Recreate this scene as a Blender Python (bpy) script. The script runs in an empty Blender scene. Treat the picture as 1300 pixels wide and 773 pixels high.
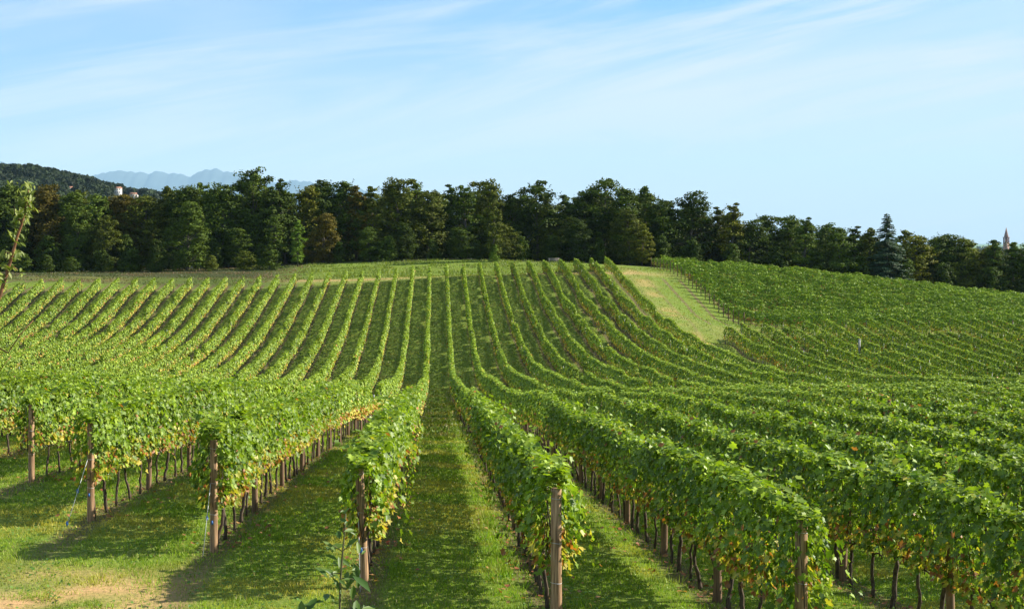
import bpy, math, random
import numpy as np

# ------------------------------------------------------------------ camera, sky, sun, exposure
W = 2.8                      # metres between two vine rows: the unit the hillside was measured in
F = 1600.0                   # focal length in pixels of a 1300 px wide picture
XV, YH = 554.0, 308.0        # where the rows vanish, where the horizon lies
CAMZ = 5.43
sc = bpy.context.scene
col = sc.collection
cam_d = bpy.data.cameras.new("camera")
cam = bpy.data.objects.new("camera", cam_d); col.objects.link(cam)
cam.location = (0, 0, CAMZ); cam.rotation_euler = (math.radians(90), 0, 0)
cam_d.sensor_width = 36.0; cam_d.lens = 36.0 * F / 1300.0
cam_d.shift_x = (650.0 - XV) / 1300.0
cam_d.shift_y = -(386.5 - YH) / 1300.0
cam_d.clip_start = 0.1; cam_d.clip_end = 90000.0
sc.camera = cam

SUN_EL, SUN_AHEAD = 34.0, 12.0        # sun from the right, a little beyond the camera's side
world = bpy.data.worlds.new("World"); sc.world = world; world.use_nodes = True
wn, wl = world.node_tree.nodes, world.node_tree.links
wn.clear()
w_out = wn.new('ShaderNodeOutputWorld'); w_bg = wn.new('ShaderNodeBackground')
w_sky = wn.new('ShaderNodeTexSky'); w_sky.sky_type = 'NISHITA'; w_sky.sun_disc = False
w_sky.sun_elevation = math.radians(SUN_EL); w_sky.sun_rotation = math.radians(90 - SUN_AHEAD)
w_sky.air_density = 1.0; w_sky.dust_density = 0.6; w_sky.ozone_density = 1.6; w_sky.altitude = 100
w_bg.inputs['Strength'].default_value = 0.058
SKY_LOW, SKY_HIGH = (1.12, 0.97, 0.86, 1), (0.0, 0.69, 1.18, 1)      # paler in the haze, clear blue above it
tintn = wn.new('ShaderNodeMix'); tintn.data_type = 'RGBA'; tintn.blend_type = 'MULTIPLY'; tintn.inputs[0].default_value = 1.0
wl.new(w_sky.outputs[0], tintn.inputs[6])
# cirrus: noise on the sky's own direction, squeezed so that high cloud flattens to the horizon
tc = wn.new('ShaderNodeTexCoord'); sep = wn.new('ShaderNodeSeparateXYZ'); wl.new(tc.outputs['Generated'], sep.inputs[0])
def wmath(op, a, b=None, c=None):
    n = wn.new('ShaderNodeMath'); n.operation = op
    for k, v in enumerate((a, b, c)):
        if v is None: continue
        if isinstance(v, (int, float)): n.inputs[k].default_value = v
        else: wl.new(v, n.inputs[k])
    return n.outputs[0]
grad = wn.new('ShaderNodeMix'); grad.data_type = 'RGBA'; grad.inputs[6].default_value = SKY_LOW; grad.inputs[7].default_value = SKY_HIGH
gmr = wn.new('ShaderNodeMapRange'); gmr.inputs[1].default_value = 0.0; gmr.inputs[2].default_value = 0.17; wl.new(sep.outputs[2], gmr.inputs[0])
wl.new(gmr.outputs[0], grad.inputs[0]); wl.new(grad.outputs[2], tintn.inputs[7])
zz = wmath('ADD', wmath('ABSOLUTE', sep.outputs[1]), 0.35)
cu = wmath('DIVIDE', sep.outputs[0], zz); cv = wmath('DIVIDE', sep.outputs[2], zz)
comb = wn.new('ShaderNodeCombineXYZ'); wl.new(cu, comb.inputs[0]); wl.new(cv, comb.inputs[1])
def cloud(scale, rot, sx, sy, lo, hi, detail, dist, loc=(0, 0, 0)):
    m0 = wn.new('ShaderNodeMapping'); wl.new(comb.outputs[0], m0.inputs[0]); m0.inputs['Rotation'].default_value = (0, 0, math.radians(rot))
    mp = wn.new('ShaderNodeMapping'); wl.new(m0.outputs[0], mp.inputs[0])
    mp.inputs['Location'].default_value = loc; mp.inputs['Scale'].default_value = (sx, sy, 1)
    nz = wn.new('ShaderNodeTexNoise'); wl.new(mp.outputs[0], nz.inputs['Vector'])
    nz.inputs['Scale'].default_value = scale; nz.inputs['Detail'].default_value = detail
    nz.inputs['Roughness'].default_value = 0.6; nz.inputs['Distortion'].default_value = dist
    mr = wn.new('ShaderNodeMapRange'); mr.interpolation_type = 'SMOOTHSTEP'
    mr.inputs[1].default_value = lo; mr.inputs[2].default_value = hi
    wl.new(nz.outputs[0], mr.inputs[0]); return mr.outputs[0]
c1 = cloud(3.0, -9, 0.55, 3.2, 0.36, 0.62, 5, 0.5, (3.1, 0.4, 0))
c2 = cloud(5.2, -11, 0.5, 5.0, 0.42, 0.68, 11, 1.6, (4.9, 1.6, 0))
cl = wmath('ADD', wmath('MULTIPLY', c1, 0.32), wmath('MULTIPLY', c2, 0.42))
low = wn.new('ShaderNodeMapRange'); low.inputs[1].default_value = 0.30; low.inputs[2].default_value = 0.0
low.inputs[3].default_value = 0.0; low.inputs[4].default_value = 0.62
wl.new(wmath('SUBTRACT', sep.outputs[2], wmath('MULTIPLY', sep.outputs[0], 0.16)), low.inputs[0])
high = wn.new('ShaderNodeMapRange'); high.inputs[1].default_value = 0.25; high.inputs[2].default_value = 0.7; high.inputs[4].default_value = 0.34
wl.new(sep.outputs[2], high.inputs[0])                      # unseen high cloud added overhead as neutral fill light
cl = wmath('MINIMUM', wmath('ADD', wmath('ADD', cl, high.outputs[0]), low.outputs[0]), 1.0)
clm = wn.new('ShaderNodeMix'); clm.data_type = 'RGBA'
wl.new(cl, clm.inputs[0]); wl.new(tintn.outputs[2], clm.inputs[6]); clm.inputs[7].default_value = (5.3, 5.7, 5.9, 1)
wl.new(clm.outputs[2], w_bg.inputs['Color']); wl.new(w_bg.outputs[0], w_out.inputs['Surface'])

sun_d = bpy.data.lights.new("sun", 'SUN'); sun = bpy.data.objects.new("sun", sun_d); col.objects.link(sun)
sun_d.energy = 5.0; sun_d.angle = math.radians(0.53); sun_d.color = (1.0, 0.93, 0.80)
sun.rotation_euler = (math.radians(90 - SUN_EL), 0, math.radians(90 + SUN_AHEAD))
sc.view_settings.view_transform = 'Standard'; sc.view_settings.look = 'None'
sc.view_settings.exposure = 1.42; sc.view_settings.gamma = 1.0; sc.view_settings.use_curve_mapping = False
sc.cycles.max_bounces = 6; sc.cycles.diffuse_bounces = 3; sc.cycles.glossy_bounces = 2
sc.cycles.transmission_bounces = 4; sc.cycles.volume_bounces = 0; sc.cycles.transparent_max_bounces = 4
sc.cycles.use_denoising = True

rng = np.random.default_rng(7); random.seed(7)

# ------------------------------------------------------------------ helpers
def tag(o, label=None, cat=None, group=None, kind=None):
    if label: o['label'] = label
    if cat: o['category'] = cat
    if group: o['group'] = group
    if kind: o['kind'] = kind
    return o
def link(name, me, parent=None, loc=None):
    o = bpy.data.objects.new(name, me); col.objects.link(o)
    if parent is not None: o.parent = parent
    if loc is not None: o.location = loc
    return o
def empty(name, loc=(0, 0, 0)):
    o = bpy.data.objects.new(name, None); col.objects.link(o); o.location = loc; o.empty_display_size = 0.3
    return o
def np_mesh(name, V, faces, mat, tint=None, smooth=False):
    """V (n,3); faces a list of (m,k) int arrays"""
    me = bpy.data.meshes.new(name)
    V = np.asarray(V, np.float32); me.vertices.add(len(V)); me.vertices.foreach_set('co', V.ravel())
    idx = np.concatenate([f.ravel() for f in faces]).astype(np.int32)
    tot = np.concatenate([np.full(len(f), f.shape[1]) for f in faces])
    start = np.concatenate([[0], np.cumsum(tot)[:-1]]).astype(np.int32)
    me.loops.add(len(idx)); me.loops.foreach_set('vertex_index', idx)
    me.polygons.add(len(tot)); me.polygons.foreach_set('loop_start', start)
    if smooth: me.polygons.foreach_set('use_smooth', np.ones(len(tot), bool))
    me.update(calc_edges=True)
    if tint is not None:
        a = me.color_attributes.new('tint', 'FLOAT_COLOR', 'POINT')
        c = np.ones((len(V), 4), np.float32); c[:, :3] = tint; a.data.foreach_set('color', c.ravel())
    if mat: me.materials.append(mat)
    return me
def unit(v): return v / np.maximum(np.linalg.norm(v, axis=-1, keepdims=True), 1e-9)
# leaf outlines: (points, faces)
DIAMOND = (np.array([(0, -.5, 0), (.46, -.02, .14), (0, .5, 0), (-.46, -.02, .14)], float), [np.array([[0, 1, 2], [0, 2, 3]])])
_r = [(.20, -.40), (.47, -.18), (.36, .02), (.50, .30), (.19, .26)]
PALM = (np.array([(0, -.22, 0)] + [(x, y, abs(x) * .32) for x, y in _r] + [(0, .56, -.05)] + [(-x, y, abs(x) * .32) for x, y in _r[::-1]], float),
        [np.array([[0, 1, 2, 3, 4, 5, 6], [0, 6, 7, 8, 9, 10, 11]])])
_r = [(.34, -.30), (.5, .05), (.30, .30)]
HEX = (np.array([(0, -.45, 0)] + [(x, y, abs(x) * .3) for x, y in _r] + [(0, .52, 0)] + [(-x, y, abs(x) * .3) for x, y in _r[::-1]], float),
       [np.array([[0, 1, 2, 3, 4], [0, 4, 5, 6, 7]])])
LONG = (np.array([(0, -.5, 0), (.16, -.2, .05), (.19, .1, .05), (0, .5, -.1), (-.19, .1, .05), (-.16, -.2, .05)], float),
        [np.array([[0, 1, 2, 3], [0, 3, 4, 5]])])
def leaves(P, N, size, tint, shape=DIAMOND, down=0.0, rg=None):
    """leaf-sized faces at P facing N; returns V, faces, tint per vertex"""
    rg = rg or rng
    n = len(P); N = unit(N)
    r = rg.normal(size=(n, 3)); r[:, 2] -= down
    T = unit(r - (r * N).sum(1, keepdims=True) * N); B = np.cross(N, T)
    pts, fc = shape; k = len(pts)
    size = np.broadcast_to(size, (n,))[:, None, None]
    V = P[:, None] + size * (pts[None, :, 0, None] * B[:, None] + pts[None, :, 1, None] * T[:, None] + pts[None, :, 2, None] * N[:, None])
    off = (np.arange(n) * k)[:, None, None]
    faces = [(f[None] + off).reshape(-1, f.shape[1]) for f in fc]
    return V.reshape(-1, 3), faces, np.repeat(tint, k, axis=0)
def tube(path, radii, n=8, cap=True):
    path = np.asarray(path, float); m = len(path)
    radii = np.broadcast_to(radii, (m,))
    d = np.gradient(path, axis=0); d = unit(d)
    ref = np.array([0.31, 0.95, 0.05]); 
    if abs(d[0] @ ref) > .9: ref = np.array([1.0, 0.1, 0])
    a = unit(np.cross(d, ref)); b = np.cross(d, a)
    t = np.arange(n) / n * 2 * np.pi
    V = path[:, None] + radii[:, None, None] * (np.cos(t)[None, :, None] * a[:, None] + np.sin(t)[None, :, None] * b[:, None])
    V = V.reshape(-1, 3)
    q = []
    for i in range(m - 1):
        for j in range(n):
            q.append((i * n + j, i * n + (j + 1) % n, (i + 1) * n + (j + 1) % n, (i + 1) * n + j))
    faces = [np.array(q)]
    if cap: faces.append(np.array([[*range((m - 1) * n, m * n)]])); faces.append(np.array([[*range(n - 1, -1, -1)]]))
    return V, faces
def merge(parts):
    """parts: list of (V, faces[, tint])"""
    Vs, Fs, Ts, o = [], [], [], 0
    for p in parts:
        Vs.append(p[0]); Fs += [f + o for f in p[1]]; o += len(p[0])
        if len(p) > 2: Ts.append(p[2])
    return np.concatenate(Vs), Fs, (np.concatenate(Ts) if Ts else None)
def box(c, s):
    c = np.array(c, float); s = np.array(s, float) / 2
    V = c + s * np.array([(x, y, z) for z in (-1, 1) for y in (-1, 1) for x in (-1, 1)])
    return V, [np.array([[0, 2, 3, 1], [4, 5, 7, 6], [0, 1, 5, 4], [2, 6, 7, 3], [0, 4, 6, 2], [1, 3, 7, 5]])]
def sstep(a, b, x):
    t = np.clip((np.asarray(x, float) - a) / (b - a), 0, 1); return t * t * (3 - 2 * t)
# cheap smooth value noise for layout
_T = np.random.default_rng(3).random((64, 64))
def vnoise(x, y):
    x = np.asarray(x, float); y = np.asarray(y, float)
    xi = np.floor(x).astype(int); yi = np.floor(y).astype(int); fx = x - xi; fy = y - yi
    fx = fx * fx * (3 - 2 * fx); fy = fy * fy * (3 - 2 * fy)
    g = lambda a, b: _T[a % 64, b % 64]
    return (g(xi, yi) * (1 - fx) + g(xi + 1, yi) * fx) * (1 - fy) + (g(xi, yi + 1) * (1 - fx) + g(xi + 1, yi + 1) * fx) * fy
def fbm(x, y, o=4):
    s = 0; a = .5
    for k in range(o): s = s + a * vnoise(x * 2 ** k + 7.3 * k, y * 2 ** k + 3.1 * k); a *= .5
    return s
ORD = ("first second third fourth fifth sixth seventh eighth ninth tenth eleventh twelfth thirteenth fourteenth fifteenth sixteenth seventeenth "
       "eighteenth nineteenth twentieth").split()
def ordw(n):
    if n <= 20: return ORD[n - 1]
    tens = {2: ('twenty', 'twentieth'), 3: ('thirty', 'thirtieth'), 4: ('forty', 'fortieth'), 5: ('fifty', 'fiftieth'), 6: ('sixty', 'sixtieth'), 7: ('seventy', 'seventieth')}
    t, u = divmod(n, 10)
    return tens[t][1] if u == 0 else tens[t][0] + '-' + ORD[u - 1]

# ------------------------------------------------------------------ materials
def new_mat(name):
    m = bpy.data.materials.new(name); m.use_nodes = True; nt = m.node_tree; nt.nodes.clear()
    return m, nt.nodes, nt.links
def leaf_mat(name, rough=0.5, spec=0.4, trans=0.35, objcol=False, vary=0.25, tcol=(1.25, 1.3, 0.45, 1)):
    m, n, l = new_mat(name)
    out = n.new('ShaderNodeOutputMaterial'); bs = n.new('ShaderNodeBsdfPrincipled'); tr = n.new('ShaderNodeBsdfTranslucent'); mx = n.new('ShaderNodeMixShader')
    at = n.new('ShaderNodeAttribute'); at.attribute_name = 'tint'
    c = at.outputs['Color']
    oi = n.new('ShaderNodeObjectInfo')
    if objcol:
        m1 = n.new('ShaderNodeMix'); m1.data_type = 'RGBA'; m1.blend_type = 'MULTIPLY'; m1.inputs[0].default_value = 1
        l.new(c, m1.inputs[6]); l.new(oi.outputs['Color'], m1.inputs[7]); c = m1.outputs[2]
    mr = n.new('ShaderNodeMapRange'); mr.inputs[3].default_value = 1 - vary / 2; mr.inputs[4].default_value = 1 + vary / 2
    l.new(oi.outputs['Random'], mr.inputs[0])
    hs = n.new('ShaderNodeHueSaturation'); l.new(c, hs.inputs['Color']); l.new(mr.outputs[0], hs.inputs['Value'])
    l.new(hs.outputs[0], bs.inputs['Base Color'])
    bs.inputs['Roughness'].default_value = rough; bs.inputs['Specular IOR Level'].default_value = spec
    m2 = n.new('ShaderNodeMix'); m2.data_type = 'RGBA'; m2.blend_type = 'MULTIPLY'; m2.inputs[0].default_value = 1
    l.new(hs.outputs[0], m2.inputs[6]); m2.inputs[7].default_value = tcol; l.new(m2.outputs[2], tr.inputs['Color'])
    mx.inputs[0].default_value = trans
    l.new(bs.outputs[0], mx.inputs[1]); l.new(tr.outputs[0], mx.inputs[2]); l.new(mx.outputs[0], out.inputs['Surface'])
    return m
def noise_mat(name, c1, c2, scale=(1, 1, 1), nscale=5, rough=.8, bump=.0, detail=5, spec=.3, lo=.35, hi=.65, coords='Object', bscale=None):
    m, n, l = new_mat(name)
    out = n.new('ShaderNodeOutputMaterial'); bs = n.new('ShaderNodeBsdfPrincipled')
    tcn = n.new('ShaderNodeTexCoord'); mp = n.new('ShaderNodeMapping'); l.new(tcn.outputs[coords], mp.inputs[0]); mp.inputs['Scale'].default_value = scale
    nz = n.new('ShaderNodeTexNoise'); l.new(mp.outputs[0], nz.inputs['Vector']); nz.inputs['Scale'].default_value = nscale; nz.inputs['Detail'].default_value = detail
    mr = n.new('ShaderNodeMapRange'); mr.inputs[1].default_value = lo; mr.inputs[2].default_value = hi; l.new(nz.outputs[0], mr.inputs[0])
    mx = n.new('ShaderNodeMix'); mx.data_type = 'RGBA'; l.new(mr.outputs[0], mx.inputs[0]); mx.inputs[6].default_value = (*c1, 1); mx.inputs[7].default_value = (*c2, 1)
    l.new(mx.outputs[2], bs.inputs['Base Color']); bs.inputs['Roughness'].default_value = rough; bs.inputs['Specular IOR Level'].default_value = spec
    if bump:
        b = n.new('ShaderNodeBump'); b.inputs['Strength'].default_value = 1; b.inputs['Distance'].default_value = bump
        l.new(nz.outputs[0], b.inputs['Height']); l.new(b.outputs[0], bs.inputs['Normal'])
    l.new(bs.outputs[0], out.inputs['Surface'])
    return m
M_vine = leaf_mat('vine_leaf', 0.5, 0.34, 0.36)
M_rowleaf = leaf_mat('row_leaf', 0.55, 0.22, 0.20, vary=.12)
M_tree = leaf_mat('tree_leaf', 0.7, 0.12, 0.2, objcol=True, vary=.3)
M_grass = leaf_mat('grass_blade', 0.55, 0.3, 0.35, vary=0)
M_bark = noise_mat('vine_bark', (.035, .024, .016), (.11, .08, .055), (8, 8, 1.5), 6, .9, .006)
M_treebark = noise_mat('tree_bark', (.05, .042, .033), (.16, .14, .11), (3, 3, .6), 3, .9, .02)
M_wood = noise_mat('post_wood', (.12, .065, .035), (.46, .29, .16), (22, 22, .8), 2.6, .75, .004, detail=8)
M_wood_old = noise_mat('old_post_wood', (.10, .06, .035), (.24, .15, .09), (14, 14, .9), 2.2, .85, .004, detail=8)
M_greypost = noise_mat('grey_post', (.28, .28, .27), (.42, .42, .40), (2, 2, 1), 6, .6)
M_wire = noise_mat('wire', (.45, .45, .45), (.6, .6, .6), (1, 1, 1), 9, .35)
M_blue = noise_mat('blue_clip', (.02, .09, .28), (.03, .13, .38), (1, 1, 1), 20, .4)

# ------------------------------------------------------------------ the lie of the land, measured row by row from the photograph
CP = ("""-2.4,8.8,1.92;-1.4,8,1.94;-0.4,7.1,1.95;0.6,6.3,1.93;1.6,5.5,1.93;3,5,1.9;8,4,1.9;-3.4,10.6,2;-6,10,1.98;-5,7,1.93;-8,
14,2.2;-10,8,1.95;1.6,7.8,2.14;1.6,9.4,2.28;1.6,11.3,2.44;1.6,12.9,2.58;1.6,14.5,2.75;2.6,8.8,2.25;2.6,13.5,2.66;3.6,1
3.4,2.6;4.6,16.4,2.85;5.6,20.1,3.15;6.6,23.7,3.5;7.6,27.3,3.88;8.6,30.9,4.2;9.6,34.5,4.53;10.6,37.9,4.83;1.6,17.5,3;1.
6,23,3.6;1.6,30,4.28;1.6,41,5.2;1.6,46.5,5.4;1.6,51,5.23;1.6,59.5,4.5;1.6,66,3.38;1.6,76,2;-0.4,50,5.5;-1.4,11,2.15;-1
.4,14.5,2.48;-1.4,20,3.05;-1.4,43,5.4;-1.4,50.8,5.6;-2.4,15,2.43;-3.4,21,3.1;-4.4,27.6,3.84;-5,15.6,2.42;-7,21,3;-9,27
,3.7;-10,40,5.3;-20,40,5.4;-20,27,3.7;-15,20,2.85;-20,12,2.1;-7.9,71.4,3.2;-7.9,65.6,4.15;-7.9,60.8,4.9;-7.9,54.6,5.4;
-7.9,49.4,5.65;-7.9,74.4,2.69;-23.4,71.7,2.78;-14.4,74,2.85;-6.4,75.3,2.55;-0.4,76,2.12;-22.9,66.4,4.2;-17.9,60.9,5.3;
-17.9,67.6,4.2;-17,52,5.8;-25,52,5.8;-25,60,5.3;10.6,79,1.66;13.6,59.3,4.85;14.6,59.3,4.77;15.6,59.3,4.65;17.6,60,4.55
;26.4,60,4.4;13.6,29,4;5,8,2.15;9,12,2.5;15,20,3.2;20,32,4.2;16.4,66,4.3;14.6,84,1.74;20.6,85,2.12;27,85,2.76;39.7,85,
4.2;30.9,66,4.5;40,66,4.9;24,66,4.4;22,75,3.2;35,78,4.1;1,86,1.25;10,86,1.45;-22,86,2;-9,84,1.75;-28,84,2;20,95,2.4;0,
95,1.3;-25,95,2.2;42,95,4.9;60,66,5.8;60,90,6.2;-45,84,2.6;-45,60,5.4;-45,20,3;50,20,4;50,45,5.3;3.59,79.2,2.1;3.59,67
.8,3.28;3.59,58.8,4.46;3.59,52.6,5.04;3.59,47,5.24;3.59,40.6,4.92;3.59,33.8,4.46;4.59,79,2.1;4.59,66.4,3.39;4.59,55.9,
4.42;4.59,49.2,4.93;4.59,43.2,4.94;4.59,36.5,4.65;4.59,29.9,4.25;5.59,79.4,1.95;5.59,64.3,3.72;5.59,54.2,4.66;5.59,46.
9,4.96;5.59,41.8,4.91;5.59,36.4,4.78;6.59,78.8,1.84;6.59,66,3.48;6.59,55.3,4.46;6.59,49.3,4.77;6.59,42.9,4.84;6.59,38.
8,4.61;7.59,78.8,1.87;7.59,67.3,3.31;7.59,58.9,4.13;7.59,53.5,4.52;7.59,49.4,4.62;7.59,44.7,4.83;8.59,79,1.78;8.59,68.
3,2.69;8.59,60.5,3.74;8.59,55.9,4.14;8.59,50.6,4.64;8.59,46.2,4.75;8.59,42.5,4.77;9.59,79.3,1.75;9.59,71.7,2.55;9.59,6
6.1,3.27;9.59,62.4,3.68;9.59,56.5,4.18;9.59,51.6,4.54;9.59,47.4,4.7;9.59,43.9,4.76;10.59,79.6,1.7;10.59,74.6,2.14;10.5
9,69.1,2.94;10.59,62.3,3.63;10.59,56.9,4.11;10.59,52.4,4.44;10.59,48.5,4.67;10.59,46.4,4.77;10.59,42.2,4.88;13.59,59.6
,4.87;13.59,55.9,5.09;13.59,53.2,5.23;13.59,50.2,5.28;13.59,47.8,5.28;13.59,45.7,5.28;13.59,43.5,5.2;13.59,39.8,5.05;1
4.59,59.7,4.73;14.59,55.9,5.03;14.59,52.4,5.16;14.59,49.4,5.31;14.59,46.7,5.32;14.59,44.3,5.34;16.59,59.6,4.54;16.59,5
6.1,4.91;16.59,53.1,5.12;16.59,50.4,5.24;16.59,48.6,5.3;20.59,59.4,4.41;20.59,56.6,4.88;20.59,54.1,5.07;20.59,51.8,5.1
8;20.59,49.6,5.27;20.59,47.7,5.36;23.59,59.4,4.46;23.59,57.6,4.7;23.59,55.8,4.89;23.59,53.9,5.12;23.59,51.9,5.25;9.59,
44.4,4.75;8.59,39.7,4.74;7.59,35.1,4.58;6.6,30.5,4.32;10.59,46.6,4.67;10.59,44.4,4.75;10.59,41.8,4.71;10.59,39.7,4.68;
10.59,37.3,4.56;10.59,35.2,4.5;10.59,33.3,4.51;10.59,31,4.39""")
_cp = np.array([[float(v) for v in t.split(',')] for t in CP.replace('\n', '').split(';')])
SXF = .55
_X = np.c_[_cp[:, 0] * SXF, _cp[:, 1]]; _n = len(_X)
_r2 = ((_X[:, None] - _X[None]) ** 2).sum(2); _K = .5 * _r2 * np.log(_r2 + 1e-9)
_P = np.c_[np.ones(_n), _X]
_c = np.linalg.solve(np.block([[_K + .008 * _n * np.eye(_n), _P], [_P.T, np.zeros((3, 3))]]), np.r_[_cp[:, 2], 0, 0, 0])
def _tps(x, z):
    sh = np.shape(x); x = np.ravel(x); z = np.ravel(z); out = np.empty(len(x))
    for a in range(0, len(x), 20000):
        q = np.c_[np.clip(x[a:a + 20000], -46, 54) * SXF, np.clip(z[a:a + 20000], 0, 112)]
        r2 = ((q[:, None] - _X[None]) ** 2).sum(2)
        out[a:a + 20000] = .5 * r2 * np.log(r2 + 1e-9) @ _c[:_n] + _c[_n] + q @ _c[_n + 1:]
    return out.reshape(sh)
_gx = np.arange(-50, 60.01, .5); _gz = np.arange(-2, 130.01, .5)
_GX, _GZ = np.meshgrid(_gx, _gz, indexing='ij')
_GD = _tps(_GX, _GZ)
HILL_Y = 1300.0
_hx = (np.array([-400, -100, 0, 40, 80, 120, 160, 200, 240, 290, 360]) - XV) / F * HILL_Y
_hh = (YH - np.array([212, 207, 210, 208, 215, 225, 235, 241, 252, 275, 308])) / F * HILL_Y + 14 - 2
def ground(x, y):
    """height of the ground in metres at x, y (metres)"""
    x = np.asarray(x, float); y = np.asarray(y, float)
    X = x / W; Z = y / W
    u = np.clip((X - _gx[0]) / .5, 0, len(_gx) - 1.001); v = np.clip((Z - _gz[0]) / .5, 0, len(_gz) - 1.001)
    i = u.astype(int); j = v.astype(int); fu = u - i; fv = v - j
    d = (_GD[i, j] * (1 - fu) + _GD[i + 1, j] * fu) * (1 - fv) + (_GD[i, j + 1] * (1 - fu) + _GD[i + 1, j + 1] * fu) * fv
    bank = .62 + 1.32 * sstep(.3, 5.6, Z)
    t = sstep(4.6, 6.6, Z); d = bank * (1 - t) + d * t
    far = 5.7 + np.maximum(y - 300, 0) * .0030; far = np.minimum(far, 15.0)
    t = sstep(98, 128, Z); t = np.maximum(t, sstep(52, 90, np.abs(X))); d = d * (1 - t) + far * t
    z = CAMZ - d * W
    hill = np.interp(x, _hx, _hh, right=0) * np.exp(-((y - HILL_Y) / 330.0) ** 2)
    return z + hill
def P3(px, py, Z):  # photograph pixel at depth Z (row units) -> metres; only used to read distances off the photograph
    return (px - XV) / F * Z * W, Z * W, CAMZ + (YH - py) / F * Z * W

# ground sheet, out to the horizon
def axis(lo, hi, step, far_lo, far_hi, g=1.06):
    a = list(np.arange(lo, hi + .001, step)); s = step; left = []; v = lo
    while v > far_lo: s *= g; v -= s; left.append(v)
    s = step; v = hi
    while v < far_hi: s *= g; v += s; a.append(v)
    return np.array(left[::-1] + a)
ax = axis(-125, 150, .9, -26000, 26000); ay = axis(-12, 275, .9, -60, 42000)
AX, AY = np.meshgrid(ax, ay, indexing='ij'); AZ = ground(AX, AY)
nearf = sstep(500, 200, AY)
AZ += (fbm(AX * .9, AY * .9, 3) - .45) * .07 * nearf
nx, ny = AX.shape
ii = (np.arange(nx - 1)[:, None] * ny + np.arange(ny - 1)[None]).ravel()
quads = np.stack([ii, ii + ny, ii + ny + 1, ii + 1], 1)
Xw, Zw = AX / W, AY / W
# what the ground is made of: r = bare soil, g = dry straw-coloured grass, b = wood floor, plus tree shade painted on the left headland
soil = np.zeros_like(Xw); dry = np.zeros_like(Xw)
sn = fbm(AX * .35 + 9, AY * .35, 4); sn2 = fbm(AX * 1.3, AY * 1.3 + 5, 3)
soil = np.maximum(soil, sstep(-1.1, -1.8, Xw) * sstep(7.65, 6.9, Zw) * sstep(.34, .50, sn2) * .95)
dry = np.maximum(dry, sstep(8.6, 6.6, Zw) * .4 * sstep(-1.0, -2.5, Xw))
# dirt path at the row heads, track beside the eastern block, lane between the blocks
pathc = 77.3 + .25 * np.sin(Xw * .5)
soil = np.maximum(soil, np.exp(-((Zw - pathc) / .42) ** 2) * sstep(-11, -8, Xw) * sstep(14, 11.5, Xw) * .6)
dry = np.maximum(dry, np.exp(-((Zw - pathc) / 1.1) ** 2) * sstep(-11, -8, Xw) * sstep(16, 13, Xw))
trk = sstep(11.0, 11.5, Xw) * sstep(15.8, 14.0, Xw) * sstep(44, 50, Zw) * sstep(88, 84, Zw)
dry = np.maximum(dry, trk * (.05 + .42 * sn) * sstep(13.6, 12.0, Xw)); soil = np.maximum(soil, trk * np.exp(-((Xw - 12.2) / .55) ** 2) * sstep(.36, .6, sn) * .42)
lane = sstep(59.3, 60.2, Zw) * sstep(62.8, 62.0, Zw) * sstep(12.5, 14, Xw)
dry = np.maximum(dry, lane * .6)
floor_shade = sstep(-7, -12, Xw) * sstep(78, 79.5, Zw) * .95
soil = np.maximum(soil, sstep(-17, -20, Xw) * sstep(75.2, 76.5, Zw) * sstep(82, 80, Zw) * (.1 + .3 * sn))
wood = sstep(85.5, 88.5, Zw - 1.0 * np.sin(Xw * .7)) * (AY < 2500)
wood = np.maximum(wood, floor_shade * (AY < 2500)); wood = np.maximum(wood, sstep(-6, -12, Xw) * sstep(74.0, 76, Zw) * (.35 + .5 * sn2) * (AY < 2500))  # left headland darkened in colour to stand for the trees' shadow
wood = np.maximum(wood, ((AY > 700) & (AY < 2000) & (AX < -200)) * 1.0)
m, n, l = new_mat('ground')
out = n.new('ShaderNodeOutputMaterial'); bs = n.new('ShaderNodeBsdfPrincipled'); bs.inputs['Roughness'].default_value = .95; bs.inputs['Specular IOR Level'].default_value = .1
at = n.new('ShaderNodeAttribute'); at.attribute_name = 'tint'; sp = n.new('ShaderNodeSeparateColor'); l.new(at.outputs['Color'], sp.inputs[0])
geo = n.new('ShaderNodeNewGeometry')
def gnoise(scale, sx=1, sy=1, detail=5, rough=.6):
    mp = n.new('ShaderNodeMapping'); l.new(geo.outputs['Position'], mp.inputs[0]); mp.inputs['Scale'].default_value = (sx, sy, .3)
    z = n.new('ShaderNodeTexNoise'); l.new(mp.outputs[0], z.inputs['Vector']); z.inputs['Scale'].default_value = scale; z.inputs['Detail'].default_value = detail; z.inputs['Roughness'].default_value = rough
    return z.outputs[0]
def gm(op, a, b=None, clamp=False):
    k = n.new('ShaderNodeMath'); k.operation = op; k.use_clamp = clamp
    for q, v in enumerate((a, b)):
        if v is None: continue
        if isinstance(v, (int, float)): k.inputs[q].default_value = v
        else: l.new(v, k.inputs[q])
    return k.outputs[0]
def gr(v, lo, hi, a=0., b=1.):
    k = n.new('ShaderNodeMapRange'); k.inputs[1].default_value = lo; k.inputs[2].default_value = hi; k.inputs[3].default_value = a; k.inputs[4].default_value = b
    l.new(v, k.inputs[0]); return k.outputs[0]
def gmix(f, a, b):
    k = n.new('ShaderNodeMix'); k.data_type = 'RGBA'
    for q, v in ((0, f), (6, a), (7, b)):
        if isinstance(v, tuple): k.inputs[q].default_value = (*v, 1)
        elif isinstance(v, float): k.inputs[q].default_value = v
        else: l.new(v, k.inputs[q])
    return k.outputs[2]
n_fine = gnoise(9.0); n_mid = gnoise(.8); n_big = gnoise(.09, detail=3); n_streak = gnoise(1.1, .45, 2.6, 6, .7)
c = gmix(gr(n_fine, .35, .65), (.060, .115, .010), (.14, .185, .025))
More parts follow.
